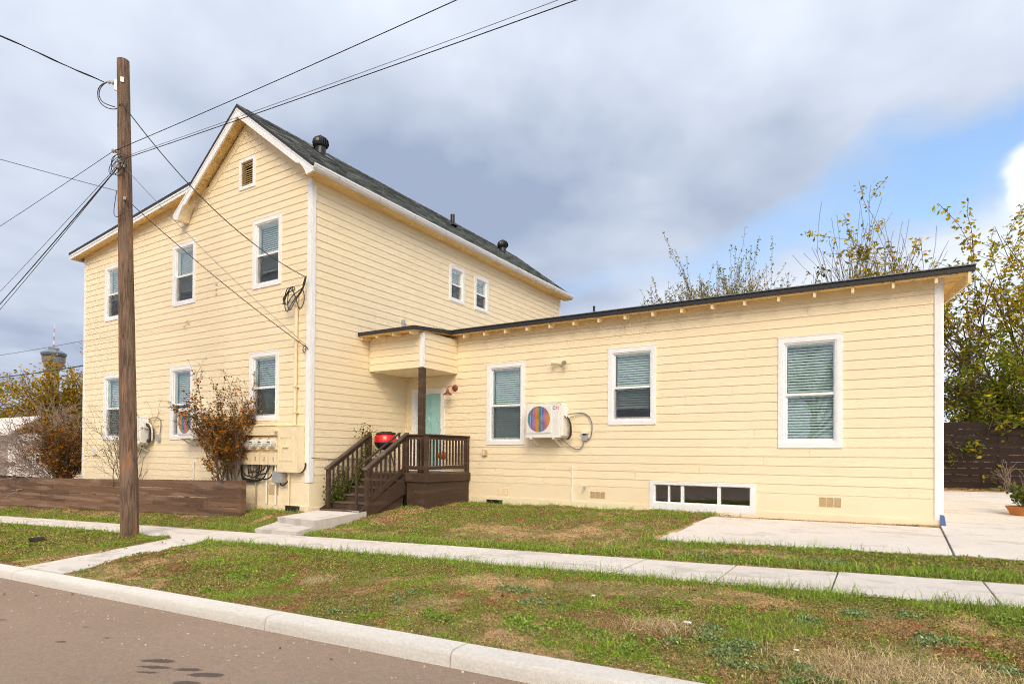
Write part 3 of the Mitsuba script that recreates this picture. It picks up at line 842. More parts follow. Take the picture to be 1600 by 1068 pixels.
add('soffit', hexa([(-22.56, RY0 + .052, wt(-22.56) - .215), (-22.56, YG - .001, wt(-22.56) - .135), (-15.8, YG - .001, wt(-15.8) - .135), (-15.8, RY0 + .052, wt(-15.8) - .215)], [(-22.56, RY0 + .052, wt(-22.56) - .2), (-22.56, YG - .001, wt(-22.56) - .12), (-15.8, YG - .001, wt(-15.8) - .12), (-15.8, RY0 + .052, wt(-15.8) - .2)]), 'soffit_boarding', wr)
add('soffit', bx(-22.56, -22.285, YG, RY1, 7.80, 7.815), 'soffit_boarding', wr)


def turbine(x, y, label):
    z = 10.22 - .76 * (x + 13.70) - .17
    t = thing('turbine_vent', label, 'roof vent')
    add('base', lathe([(.155, -.02), (.155, .10), (.15, .105), (.14, .30), (.145, .31)], 20, (x, y, z)), 'vent_black', t, smooth=40)
    add('flashing', hexa([(x - .3, y - .28, z + .17 + .228 + .006), (x + .3, y - .28, z + .17 - .228 + .006), (x + .3, y + .28, z + .17 - .228 + .006), (x - .3, y + .28, z + .17 + .228 + .006)], [(x - .3, y - .28, z + .17 + .228 + .034), (x + .3, y - .28, z + .17 - .228 + .034), (x + .3, y + .28, z + .17 - .228 + .034), (x - .3, y + .28, z + .17 + .228 + .034)]), 'vent_black', t)
    n = 20
    fins = []
    for i in range(n):
        a = 2 * np.pi * i / n
        prof = [(.15, .31), (.20, .35), (.222, .42), (.212, .50), (.17, .56), (.09, .60)]
        L, R2 = [], []
        for r, h in prof:
            L.append((x + r * math.cos(a), y + r * math.sin(a), z + h))
            R2.append((x + r * .90 * math.cos(a + .36), y + r * .90 * math.sin(a + .36), z + h))
        v = np.array(L + R2)
        m = len(prof)
        f = [q for j in range(m - 1) for q in ([j, j + 1, j + m + 1], [j, j + m + 1, j + m])]
        fins.append((v, np.array(f)))
    add('fin', fins, 'vent_black', t, kind='stuff')
    add('cap', lathe([(.0, .62), (.09, .61), (.11, .595), (.105, .585), (0, .585)], 20, (x, y, z)), 'vent_black', t, smooth=40)
    add('spindle', tube([(x, y, z + .61), (x, y, z + .67)], .012), 'vent_black', t)


turbine(-13.08, 11.15, 'larger-looking black turbine vent on the shingle roof near the gable end')
turbine(-12.98, 20.25, 'black turbine vent at the far end of the shingle roof')
pv = add('plumbing_vent', tube([(-12.56, 16.4, 9.2), (-12.56, 16.4, 9.75)], .075, 12), 'vent_black', smooth=40, label='plain black pipe standing on the shingle roof between the turbine vents', cat='vent pipe')
add('flashing', lathe([(.17, -.04), (.10, .06), (.085, .1)], 14, (-12.56, 16.4, 9.40)), 'vent_black', pv)

# ---- annex and canopy roof
s_r = .143
ay0, ay1 = 12.34, 19.2
az = lambda y: 4.735 + s_r * (y - 12.34)
annex_roof = add('annex_roof', hexa([(-9.40, ay0, az(ay0) - .085), (1.30, ay0, az(ay0) - .085), (1.30, ay1, az(ay1) - .085), (-9.40, ay1, az(ay1) - .085)], [(-9.40, ay0, az(ay0)), (1.30, ay0, az(ay0)), (1.30, ay1, az(ay1)), (-9.40, ay1, az(ay1))]), 'black_edge', house)
add('surface', hexa([(-9.38, ay0 - .03, az(ay0) + .004), (1.31, ay0 - .03, az(ay0) + .004), (1.31, ay1, az(ay1) + .004), (-9.38, ay1, az(ay1) + .004)], [(-9.38, ay0 - .03, az(ay0) + .018), (1.31, ay0 - .03, az(ay0) + .018), (1.31, ay1, az(ay1) + .018), (-9.38, ay1, az(ay1) + .018)]), 'conduit_grey', annex_roof)
add('sheathing', hexa([(XS + .05, ay0 + .04, az(ay0 + .04) - .112), (1.22, ay0 + .04, az(ay0 + .04) - .112), (1.22, ay1, az(ay1) - .112), (XS + .05, ay1, az(ay1) - .112)], [(XS + .05, ay0 + .04, az(ay0 + .04) - .09), (1.22, ay0 + .04, az(ay0 + .04) - .09), (1.22, ay1, az(ay1) - .09), (XS + .05, ay1, az(ay1) - .09)]), 'soffit_boarding', annex_roof)
add('barge_board', hexa([(1.20, ay0 + .02, az(ay0) - .28), (1.245, ay0 + .02, az(ay0) - .28), (1.245, ay1, az(ay1) - .28), (1.20, ay1, az(ay1) - .28)], [(1.20, ay0 + .02, az(ay0) - .087), (1.245, ay0 + .02, az(ay0) - .087), (1.245, ay1, az(ay1) - .087), (1.20, ay1, az(ay1) - .087)]), 'yellow_trim', annex_roof)
for i in range(17):
    x = .775 - .618 * i
    if x < -9.3:
        break
    add('rafter_tail', hexa([(x - .021, ay0 + .06, az(ay0) - .205), (x + .021, ay0 + .06, az(ay0) - .205), (x + .021, YA - .027, az(YA) - .205), (x - .021, YA - .027, az(YA) - .205)], [(x - .021, ay0 + .06, az(ay0) - .110), (x + .021, ay0 + .06, az(ay0) - .110), (x + .021, YA - .027, az(YA) - .112), (x - .021, YA - .027, az(YA) - .112)]), 'yellow_trim', annex_roof)
# the roof of the porch canopy carries on from the annex roof
YC, XC = 11.28, -9.53
cz = lambda y: 4.735 - .086 * (12.34 - y)
cr = add('canopy_roof', hexa([(-11.34 + .06, 10.86, cz(10.86) - .08), (-9.43, 10.86, cz(10.86) - .08), (-9.405, 12.33, cz(12.33) - .08), (-11.28, 12.33, cz(12.33) - .08)], [(-11.28, 10.86, cz(10.86)), (-9.43, 10.86, cz(10.86)), (-9.405, 12.33, cz(12.33)), (-11.28, 12.33, cz(12.33))]), 'black_edge', house)
add('surface', hexa([(-11.275, 12.32, 4.735), (-9.40, 12.32, 4.735), (-9.40, 19.2, az(19.2) - .003), (-11.275, 19.2, az(19.2) - .003)], [(-11.275, 12.32, 4.75), (-9.40, 12.32, 4.75), (-9.40, 19.2, az(19.2) + .015), (-11.275, 19.2, az(19.2) + .015)]), 'conduit_grey', cr)
add('sheathing', hexa([(-11.27, 10.9, cz(10.9) - .10), (-9.50, 10.9, cz(10.9) - .10), (-9.50, 12.6, cz(12.6) - .10), (-11.27, 12.6, cz(12.6) - .10)], [(-11.27, 10.9, cz(10.9) - .082), (-9.50, 10.9, cz(10.9) - .082), (-9.50, 12.6, cz(12.6) - .082), (-11.27, 12.6, cz(12.6) - .082)]), 'soffit_boarding', cr)
for x in (-11.24, -10.72, -10.18, -9.62):
    add('rafter_tail', hexa([(x - .021, 10.93, 4.44), (x + .021, 10.93, 4.44), (x + .021, YC - .03, 4.455), (x - .021, YC - .03, 4.455)], [(x - .021, 10.93, 4.515), (x + .021, 10.93, 4.515), (x + .021, YC - .03, 4.54), (x - .021, YC - .03, 4.54)]), 'yellow_trim', cr)
can = add('canopy', [bx(XS + .03, XC - .02, YC + .005, YA - .03, 3.66, 3.69), bx(XS + .025, XC - .012, YC + .002, YC + .04, 3.70, 4.53), bx(XC - .05, XC - .002, YC + .04, YA - .025, 3.70, 4.56)], 'yellow_trim', house)
for k in range(5):
    z = 3.672 + k * ROW
    h = min(ROW - .0105, 4.53 - z)
    add('siding_board', prism(sbox(XS + .05, z, XC - .06, z + h), 0, lambda v, a=z: .019 - .014 * (v - a) / ROW, front(YC)), 'siding_paint', can)
    add('siding_board', prism(sbox(YC + .06, z, YA - .03, z + h), 0, lambda v, a=z: .019 - .014 * (v - a) / ROW, flank(XC)), 'siding_paint', can)
add('corner_trim', [prism(sbox(XC - .06, 3.68, XC + .034, 4.52), .0, .034, front(YC)), prism(sbox(YC + .0, 3.68, YC + .058, 4.52), 0, .034, flank(XC))], 'white_trim', can)
add('corner_trim', prism(sbox(XS + .03, 3.66, XS + .055, 4.50), 0, .026, front(YC)), 'yellow_trim', can)
add('eave_lamp', [bx(-9.86, -9.78, 10.9, 10.98, 4.60, 4.70), bx(-9.87, -9.77, 10.89, 10.93, 4.69, 4.78)], 'grey_metal', label='small grey sensor box on top of the porch canopy', cat='sensor')
add('roof_pipe', [tube([(-5.95, 13.4, 4.85), (-5.95, 13.4, 5.17)], .03, 8), lathe([(.10, -.03), (.05, .04), (.035, .05)], 10, (-5.95, 13.4, 4.90))], 'vent_black', label='thin black pipe sticking up from the annex roof', cat='vent pipe')

# ------------------------------------------------------------------ the porch: deck, stairs, railings
DZ, DX1, DY0 = 1.10, -9.10, 10.95
porch = thing('porch', 'dark brown timber porch with stairs and slatted railings before the teal door', 'porch')
for i, y in enumerate(np.arange(DY0 - .02, YA - .12, .145)):
    add('floor_board', bx(XS + .04, DX1, y + .003, y + .142, DZ - .032, DZ, .004), 'deck_board_stain', porch)
add('rim_board', bx(-9.72, DX1 + .02, DY0 - .045, DY0 - .021, DZ - .20, DZ - .002, .004), 'deck_stain', porch)
add('rim_board', bx(DX1 + .001, DX1 + .045, DY0 - .045, YA - .03, DZ - .20, DZ - .001, .004), 'deck_stain', porch)
add('skirt_panel', bx(-9.68, DX1 - .02, DY0 - .012, DY0 + .01, .1, DZ - .201), 'deck_stain', porch)
add('skirt_panel', bx(DX1 - .019, DX1 + .004, DY0 - .012, YA - .05, .1, DZ - .201), 'deck_stain', porch)
add('skirt_batten', bx(DX1 - .03, DX1 + .012, DY0 - .022, DY0 + .02, .2, DZ - .202), 'deck_stain', porch)
# stairs, five risers down to the landing slab
SX0, SX1 = -11.02, -9.78
treads = [(10.95 - .285 * (k + 1), DZ - .165 * (k + 1)) for k in range(5)]
for y, z in treads:
    add('tread', [bx(SX0, SX1, y - .022, y + .14, z - .036, z, .006), bx(SX0, SX1, y + .146, y + .30, z - .036, z, .006)], 'deck_board_stain', porch)
    add('riser', bx(SX0 + .01, SX1 - .01, y + .0, y + .018, z - .165, z - .037), 'deck_stain', porch)
add('riser', bx(SX0 + .01, SX1 - .01, DY0 - .02, DY0 - .002, DZ - .165, DZ - .034), 'deck_stain', porch)
for x in (SX0 - .005, SX1 + .005):
    # each stringer a plank under the treads
    add('stringer', hexa([(x - .02, 9.50, .02), (x + .02, 9.50, .02), (x + .02, 10.98, .62), (x - .02, 10.98, .62)], [(x - .02, 9.50, .30), (x + .02, 9.50, .30), (x + .02, 10.98, 1.02), (x - .02, 10.98, 1.02)]), 'deck_stain', porch)
add('side_panel', prism(Polygon([(9.75, .05), (10.93, .05), (10.93, .85), (9.75, .15)]), 0, .012, flank(SX1 - .03)), 'deck_stain', porch)


def stair_rail(x, label=None):
    lo, hi = np.array([x, 9.70, 1.25]), np.array([x, 11.02, 2.06])
    d = hi - lo
    r = add('stair_railing', beam(lo - d * .06, hi, .115, .034), 'deck_board_stain', porch)
    add('post', bx(x - .045, x + .045, 9.66, 9.75, .05, 1.22, .006), 'deck_stain', r)
    add('post', bx(x - .045, x + .045, 10.96, 11.05, DZ - .15, 2.03, .006), 'deck_stain', r)
    o = np.array([0, 0, -.075])
    add('upper_rail', beam(lo + o, hi + o, .038, .085), 'deck_stain', r)
    o2 = np.array([0, 0, -.80])
    add('lower_rail', beam(lo + o2, hi + o2, .038, .10), 'deck_stain', r)
    for t in np.linspace(.115, .90, 8):
        q = lo + d * t
        add('baluster', bx(q[0] - .018, q[0] + .018, q[1] - .018, q[1] + .018, q[2] - .80, q[2] - .06), 'deck_stain', r)
    return r


stair_rail(-10.99)
stair_rail(-9.76)
add('grab_rail', [beam((-9.99, 9.62, 1.24), (-9.99, 11.02, 2.07), .05, .032), beam((-9.99, 9.62, 1.23), (-9.99, 9.62, .30), .045, .045, (0, 1, 0)), beam((-9.99, 11.0, 1.1), (-9.99, 11.0, 2.05), .04, .04, (0, 1, 0))], 'deck_stain', porch)
fr_ = add('deck_railing', [bx(-9.80, -9.08, DY0 - .01, DY0 + .12, 2.0, 2.034, .005), bx(-9.20, -9.07, DY0 + .1, YA - .03, 2.0, 2.033, .005)], 'deck_stain', porch)
for x, y in ((-9.135, DY0 + .045), (-9.135, YA - .085)):
    add('post', bx(x - .045, x + .045, y - .045, y + .045, DZ - .0, 2.0, .006), 'deck_stain', fr_)
add('upper_rail', [bx(-9.75, -9.18, DY0 + .03, DY0 + .068, 1.91, 1.999), bx(-9.155, -9.117, DY0 + .09, YA - .13, 1.91, 1.999)], 'deck_stain', fr_)
add('lower_rail', [bx(-9.75, -9.18, DY0 + .03, DY0 + .068, 1.19, 1.28), bx(-9.155, -9.117, DY0 + .09, YA - .13, 1.19, 1.28)], 'deck_stain', fr_)
for y in np.linspace(11.14, 12.52, 12):
    add('baluster', bx(-9.154, -9.118, y - .018, y + .018, 1.285, 1.908), 'deck_stain', fr_)
for x in np.linspace(-9.62, -9.30, 4):
    add('baluster', bx(x - .018, x + .018, DY0 + .031, DY0 + .067, 1.285, 1.908), 'deck_stain', fr_)
add('canopy_post', bx(XC - .125, XC + .015, YC + .0, YC + .14, DZ, 3.66, .008), 'deck_stain', porch)

# ------------------------------------------------------------------ fences
FY = 8.78
ft = lambda x: .905 + .0225 * (x + 12.95)
fb = lambda x: -.165 + GRADE * (x + 12.95)
fence = thing('board_fence', 'low weathered brown fence of wide horizontal boards beside the pavement', 'fence')
rngf = np.random.default_rng(3)
NB = 5
for k in range(NB):
    lo = lambda x, k=k: ft(x) + (fb(x) - ft(x)) * (k + 1) / NB
    hi = lambda x, k=k: ft(x) + (fb(x) - ft(x)) * k / NB
    x = -12.99 - (0 if k % 2 else 0) - rngf.uniform(.8, 3.2)
    ends = [-12.99]
    while x > -34:
        ends.append(x)
        x -= rngf.choice([1.9, 2.44, 3.05, 2.0])
    for b, a in zip(ends[:-1], ends[1:]):
        o = rngf.uniform(-.006, .006)
        w1, w2 = rngf.uniform(-.006, .006, 2)
        y0, y1 = FY - .012 + o, FY + .012 + o
        a_, b_ = a + .003, b - .003
        add('board', hexa([(a_, y0, lo(a_) + .006 + w1), (b_, y0, lo(b_) + .006 + w2), (b_, y1, lo(b_) + .006 + w2), (a_, y1, lo(a_) + .006 + w1)], [(a_, y0 + .003, hi(a_) - .002 + w1), (b_, y0 + .003, hi(b_) - .002 + w2), (b_, y1, hi(b_) - .002 + w2), (a_, y1, hi(a_) - .002 + w1)]), 'fence_stain', fence)
for x in (-12.93, -15.3, -17.75, -20.2, -22.6, -25.0, -27.5):
    first = x == -12.93
    add('post', bx(x - .05, x + .05, FY - (.05 if first else -.02), FY + .10, fb(x) - .1, ft(x) + (.004 if first else -.03), .005), 'fence_stain', fence)
low = thing('planter_edging', 'low dark timber edging in front of the white shed', 'edging')
for k in range(2):
    add('board', bx(-36, -23.2, 10.6, 10.65, -.3 + k * .4, .08 + k * .4), 'dark_fence_stain', low)
for x in (-31, -28.4, -26):
    add('post', bx(x - .06, x + .06, 10.52, 10.59, -.7, .52), 'dark_fence_stain', low)
bf = thing('rear_fence', 'tall dark brown board fence at the end of the driveway', 'fence')
for k in range(10):
    z = .62 + k * .205
    e = [-2.0, .6, 3.0, 5.4, 7.9, 10.4, 13]
    for a, b in zip(e[:-1], e[1:]):
        o = rngf.uniform(-.008, .008)
        add('board', bx(a + .004, b - .004, 23.4 + o, 23.425 + o, z + .004, z + .201), 'dark_fence_stain', bf)
for x in (.6, 3.0, 5.4, 7.9):
    add('post', bx(x - .05, x + .05, 23.43, 23.53, .4, 2.66), 'dark_fence_stain', bf)

# ------------------------------------------------------------------ things on the house
# air conditioning unit on the annex wall


def condenser(ox, oy, oz, w, h, dpt, label, logo=True):
    """front faces -y at oy, its lower left corner at ox, oz"""
    t = thing('air_conditioner', label, 'air conditioner', 'outdoor air conditioning units on the walls')
    x0, x1 = ox, ox + w
    body = bx(x0, x1 - .07, oy + .012, oy + dpt, oz + .03, oz + h, .012)
    add('cabinet', [body, bx(x1 - .072, x1, oy + .06, oy + dpt - .02, oz + .03, oz + h - .02, .02), bx(x0 - .006, x1 - .05, oy + .005, oy + dpt, oz + h - .018, oz + h + .004, .004), bx(x0 - .004, x1 - .06, oy + .004, oy + dpt, oz, oz + .04, .006)], 'off_white_metal', t)
    fx, fz, R = ox + .34 * w / .92, oz + .44 * h / .82, .31 * h / .82
    sq = sbox(fx - R - .025, fz - R - .02, fx + R + .025, fz + R + .02)
    from shapely.geometry import Point
    circ = Point(fx, fz).buffer(R, 40)
    fr = front(oy)
    add('grille_surround', prism(sq.difference(circ), -.012, .010, fr), 'off_white_metal', t)
    add('fan_disc', prism(Point(fx, fz).buffer(R + .004, 40), -.012, -.006, fr), 'fan_film', t, label='round fan opening with rainbow coloured vertical stripes')
    wires = []
    for q in np.linspace(.15, 1, 9):
        a = np.linspace(0, 2 * np.pi, 40)
        wires.append(tube(np.stack([fx + R * q * np.cos(a), a * 0 + oy - .004, fz + R * q * np.sin(a)], 1), .0016, 4, False))
    add('guard_wire', wires, 'conduit_grey', t, kind='stuff')
    px0 = fx + R + .07
    for z in (.30, .44, .58):
        add('rib', prism(sbox(px0, oz + z * h / .82 - .07, x1 - .13, oz + z * h / .82 + .05), 0, -.006 + .012, front(oy + .012)), 'off_white_metal', t)
    add('name_plate', prism(sbox(px0 + .03, oz + .575 * h / .82, px0 + .11, oz + .60 * h / .82), -.0, .004, front(oy + .012)), 'conduit_grey', t)
    if logo:
        for ch, m, dx in (('C', 'logo_blue', 0), ('H', 'logo_red', .082)):
            tm = meshkit.text_mesh(ch, .075, .004, True)
            v = np.array(tm.vertices)
            add('logo_letter', (np.stack([px0 - .015 + dx + v[:, 0], oy + .0115 - v[:, 2], oz + .665 * h / .82 + v[:, 1]], 1), tm.faces), m, t)
    # wall brackets
    for x in (x0 + .14, x1 - .22):
        add('bracket', [bx(x - .02, x + .02, oy - .02, oy + dpt + .07, oz - .035, oz - .002), beam((x, oy + dpt + .06, oz - .20), (x, oy + .08, oz - .03), .03, .03)], 'off_white_metal', t)
    add('valve_cover', hexa([(x1 + .002, oy + .10, oz + h - .28), (x1 + .07, oy + .12, oz + h - .34), (x1 + .07, oy + .26, oz + h - .34), (x1 + .002, oy + .28, oz + h - .28)], [(x1 + .002, oy + .10, oz + h - .08), (x1 + .055, oy + .13, oz + h - .14), (x1 + .055, oy + .25, oz + h - .14), (x1 + .002, oy + .28, oz + h - .08)]), 'off_white_metal', t)
    return t


ac = condenser(-7.20, 12.30, 1.965, .955, .80, .33, 'white air conditioner with rainbow striped fan on the annex wall')
wy = YA - .035
add('hose', tube(arc([(-6.22, 12.44, 2.48), (-6.14, 12.48, 2.35), (-6.11, 12.50, 2.15), (-6.13, 12.5, 2.0), (-6.2, 12.5, 1.93)], 20), .024, 7), 'cable_black', ac, smooth=True)
add('hose', tube(arc([(-6.22, 12.42, 2.47), (-6.17, 12.46, 2.37), (-6.14, 12.48, 2.2), (-6.16, 12.5, 1.98)], 16), .016, 7), 'conduit_grey', ac, smooth=True)
db = thing('disconnect_box', 'small grey switch box on the annex wall right of the striped fan unit', 'switch box')
add('box', prism(sbox(-5.885, 1.90, -5.755, 2.085), .02, .075, FA), 'grey_metal', db)
add('hood', prism(sbox(-5.90, 2.06, -5.74, 2.11), .02, .095, FA), 'off_white_metal', db)
add('window', prism(sbox(-5.865, 2.02, -5.775, 2.055), .075, .080, FA), 'ink_black', db)
cd = thing('wall_conduit', 'looped grey cable between the striped fan unit and its switch box', 'cable')
add('cable', tube(arc([(-6.20, 12.50, 2.50), (-6.0, 12.64, 2.535), (-5.81, wy - .01, 2.51), (-5.69, wy - .02, 2.40), (-5.645, wy - .02, 2.25), (-5.66, wy - .02, 2.05), (-5.70, wy - .02, 1.955), (-5.76, wy - .03, 1.93)], 40), .0125, 7), 'conduit_grey', cd, smooth=True)
add('cable', tube(arc([(-5.84, wy - .03, 1.90), (-5.86, wy - .03, 1.82), (-5.93, wy - .03, 1.72), (-6.02, wy - .03, 1.70), (-6.15, wy - .04, 1.75), (-6.28, wy - .1, 1.86), (-6.36, 12.48, 1.95)], 34), .0125, 7), 'conduit_grey', cd, smooth=True)
condenser(-18.95, 8.98, 1.78, .92, .80, .33, 'white air conditioner under the left window, half behind the utility pole', False)
condenser(-16.02, 8.98, 1.92, .92, .80, .33, 'white air conditioner in front of a window behind the orange bush', False)
gy = YG - .04
hb = thing('pipe_cover', 'coiled dark hoses and small grey box beside the unit behind the pole', 'hoses')
add('hose', tube(arc([(-18.0, 9.2, 2.35), (-17.93, 9.25, 2.3), (-17.9, 9.3, 2.1), (-17.95, 9.3, 1.92), (-18.03, 9.25, 1.86)], 20), .055, 8), 'cable_black', hb, smooth=True)
add('hose', tube(arc([(-18.02, 9.16, 2.42), (-17.88, 9.22, 2.36), (-17.84, 9.28, 2.1), (-17.9, 9.3, 1.88)], 20), .022, 8), 'off_white_metal', hb, smooth=True)
add('switch_box', prism(sbox(-17.72, 1.86, -17.57, 2.06), .02, .09, FG), 'grey_metal', hb)
add('conduit', tube(arc([(-18.0, 9.25, 2.5), (-17.75, gy, 2.55), (-17.58, gy, 2.45), (-17.6, gy, 2.05)], 20), .013, 6), 'conduit_grey', hb, smooth=True)
# electric meters
mb = thing('meter_bank', 'yellow painted bank of four round electric meters with numbered covers', 'electric meter')
add('hood', [prism(sbox(-13.70, 1.985, -12.17, 2.215), .02, .19, FG), hexa([(-13.74, YG - .21, 2.205), (-12.17, YG - .21, 2.205), (-12.17, YG - .02, 2.215), (-13.74, YG - .02, 2.215)], [(-13.74, YG - .22, 2.22), (-12.17, YG - .22, 2.22), (-12.17, YG - .02, 2.245), (-13.74, YG - .02, 2.245)])], 'meter_beige', mb)
add('backboard', prism(sbox(-13.78, 1.24, -12.19, 2.0), .018, .035, FG), 'meter_beige', mb)
add('coupling', lathe([(.0, .10), (.05, .09), (.05, 0), (0, 0)], 12, (-12.20, YG - .20, 2.10), 'y'), 'meter_beige', mb, smooth=40)
for i, x in enumerate((-13.44, -13.115, -12.775, -12.435, -13.72)):
    if i < 4:
        add('meter_socket', prism(sbox(x - .145, 1.64, x + .135, 1.945), .03, .12, FG), 'meter_beige', mb)
        m = add('meter', lathe([(0, .145), (.060, .14), (.092, .125), (.098, .11), (.100, .06), (.108, .055), (.112, .0)], 24, (x, YG - .12, 1.79), 'y'), 'meter_face', mb, smooth=35)
        add('dial', [prism(sbox(x - .055, 1.815, x + .055, 1.835), .262, .268, FG), prism(sbox(x + .03, 1.77, x + .05, 1.795), .262, .268, FG), prism(sbox(x - .03, 1.765, x + .005, 1.772), .262, .268, FG)], 'ink_black', m)
        t = meshkit.text_mesh(str(4 - i), .085, .003)
        v = np.array(t.vertices)
        c = add('meter_cover', prism(sbox(x - .155, 1.275, x + .155, 1.565), .03, .135, FG), 'meter_beige', mb)
        add('numeral', (np.stack([x - .02 + v[:, 0], YG - .1355 - v[:, 2], 1.375 + v[:, 1]], 1), t.faces), 'ink_black', c)
    else:
        add('meter_cover', prism(sbox(-13.78, 1.275, -13.61, 1.565), .03, .13, FG), 'meter_beige', mb)
mbx = thing('main_switch_box', 'tall yellow painted switch cabinet right of the electric meters', 'switch box')
add('cabinet', [prism(sbox(-12.165, 1.115, -11.455, 2.195), .02, .21, FG), prism(sbox(-12.175, 2.19, -11.445, 2.21), .02, .225, FG)], 'meter_beige', mbx)
add('door_frame', prism(frame_poly(-12.095, -11.60, 1.375, 1.955, .035), .21, .222, FG), 'meter_beige', mbx)
add('handle', [prism(sbox(-11.97, 1.69, -11.76, 1.725), .222, .25, FG), lathe([(.0, .05), (.035, .045), (.04, 0)], 12, (-11.79, YG - .21, 1.725), 'y')], 'meter_beige', mbx)
add('latch', prism(sbox(-11.60, 2.19, -11.54, 2.225), .2, .235, FG), 'meter_beige', mbx)
mast = thing('service_mast', 'yellow painted service pipe rising up the gable wall to a cable head', 'pipe')
add('pipe', tube([(-11.73, YG - .075, 2.2), (-11.71, YG - .075, 5.22)], .038, 12), 'meter_beige', mast, smooth=40)
add('cable_head', lathe([(.0, .22), (.05, .20), (.07, .14), (.065, .06), (.045, 0)], 14, (-11.71, YG - .09, 5.2)), 'meter_beige', mast, smooth=40)
for z in (2.5, 3.1, 4.2, 5.0):
    add('clamp', prism(sbox(-11.79, z, -11.65, z + .035), .0, .125, FG), 'meter_beige', mast)
loops = []
rl = np.random.default_rng(12)
for i in range(4):
    a0 = np.array([-11.72 + rl.uniform(-.03, .03), YG - .13, 5.32])
    e = np.array([-11.30 + rl.uniform(-.03, .02), YG - .16, 5.62 + rl.uniform(-.03, .02)])
    lowp = np.array([-11.62 + rl.uniform(-.28, .18), YG - .16 - rl.uniform(0, .08), 4.90 + rl.uniform(-.06, .22)])
    loops.append(arc([a0, a0 + [rl.uniform(-.12, .05), -.05, .10], lowp + [-.05, 0, .08], lowp, lowp + [.14, 0, .12], e + [-.08, 0, -.22], e], 26))
for i in range(3):
    a0 = np.array([-11.72, YG - .13, 5.36])
    loops.append(arc([a0, a0 + [-.12, -.05, -.03], a0 + [-.26 - .03 * i, -.06, -.20], a0 + [-.33 + .05 * i, -.06, -.30]], 14))
add('cable_tails', polyline_mesh(loops, .0115, 5), 'cable_black', mast, smooth=True, label='tangle of black cable tails at the cable head')
# conduits and pipes under the meters
pipes = thing('meter_pipes', 'white and grey pipes running down below the electric meters', 'pipe')
for x, z0, z1, r, m in ((-12.735, .33, 1.27, .021, 'white_pvc'), (-12.39, .34, 1.27, .022, 'white_pvc'), (-13.15, .15, 1.27, .013, 'grey_metal'), (-11.91, .24, 1.12, .018, 'meter_beige')):
    add('pipe', tube([(x, gy - .04, z1), (x - .012, gy - .03, z0)], r, 10), m, pipes, smooth=40)
gb = add('junction_box', prism(sbox(-12.41, .86, -12.06, 1.13), .05, .17, FG), 'grey_metal', label='grey metal box hanging below the electric meters', cat='junction box')
cabs = []
for i in range(6):
    xa, xb = -13.66 + rl.uniform(0, .6), -13.2 + rl.uniform(0, .75)
    zl = rl.uniform(.93, 1.12)
    cabs.append(arc([(xa, gy - .06, 1.27), (xa + .02, gy - .08, 1.15), ((xa + xb) / 2 - .05, gy - .08 - rl.uniform(0, .05), zl), (xb, gy - .07, zl + .08), (xb + .06, gy - .06, 1.27)], 22))
for i in range(3):
    cabs.append(arc([(-13.72, gy - .05, 1.26), (-13.62, gy - .07, .98 - .04 * i), (-13.2, gy - .07, .90 - .02 * i), (-12.85, gy - .06, .94), (-12.72, gy - .05, 1.1), (-12.69, gy - .05, 1.27)], 26))
cabs.append(arc([(-11.55, gy - .06, 1.12), (-11.42, gy - .05, 1.13), (-11.36, gy - .03, 1.22), (-11.34, gy - .03, 1.34)], 14))
cabs.append(arc([(-12.2, gy - .06, .87), (-12.14, gy - .07, .80), (-12.0, gy - .05, .84), (-11.95, gy - .04, .9)], 14))
mc = thing('meter_cables', 'sagging bundle of dark grey cables under the meters', 'cables')
for q in cabs:
    add('cable', tube(q, .017, 6), 'cable_black', mc, smooth=True)
add('downpipe', [tube([(-15.885, gy - .0, 1.30), (-15.885, gy, .4)], .026, 10), tube([(-15.93, gy, 1.29), (-15.85, gy, 1.30)], .03, 8)], 'white_pvc', label='short white plastic pipe on the gable wall behind the fence', cat='pipe')
add('downpipe', [tube([(-19.35, gy - .0, 1.30), (-19.35, gy, .4)], .04, 10)], 'white_pvc', label='white plastic pipe on the gable wall just behind the utility pole', cat='pipe')
add('outlet_box', prism(sbox(-21.46, 1.46, -21.28, 1.65), .02, .10, FG), 'off_white_metal', label='small grey green box low on the gable wall left of the pole', cat='outlet box')
ob = add('outlet_box', prism(sbox(-8.67, 1.53, -8.545, 1.675), .02, .075, FA), 'vent_tan', label='small tan outlet box on the annex wall under a window', cat='outlet box')
add('cover', prism(sbox(-8.65, 1.545, -8.60, 1.66), .075, .085, FA), 'off_white_metal', ob)
dp = add('drain_pipe', tube([(-6.15, wy - .005, 1.285), (-6.155, wy, .50)], .017, 10), 'white_pvc', smooth=40, label='thin white drain pipe low on the annex wall', cat='pipe')
add('elbow', [tube([(-6.15, wy + .03, 1.285), (-6.15, wy - .02, 1.285)], .021, 10), tube([(-6.155, wy, .52), (-6.155, wy, .485)], .021, 10)], 'white_pvc', dp)
tp = thing('garden_tap', 'small metal tap low on the annex wall', 'tap')
add('spout', tube(arc([(-5.83, YA, .80), (-5.83, YA - .09, .80), (-5.83, YA - .13, .75)], 10), .016, 8), 'grey_metal', tp)
add('handle', tube([(-5.865, YA - .07, .84), (-5.795, YA - .07, .84)], .012, 6), 'grey_metal', tp)


def vent_grid(x0, x1, z0, z1, mt, label, n=3):
    t = thing('foundation_vent', label, 'vent')
    w = (x1 - x0) / n
    for i in range(n):
        a = x0 + i * w
        add('grille', [prism(frame_poly(a + .006, a + w - .006, z0, z1, .01), .014, .024, FA)] + [prism(sbox(a + .016, z, a + w - .016, z + .006), .014, .021, FA) for z in np.arange(z0 + .014, z1 - .012, .0155)] + [prism(sbox(a + .012, z0 + .006, a + w - .012, z1 - .006), .010, .016, FA)], mt, t)


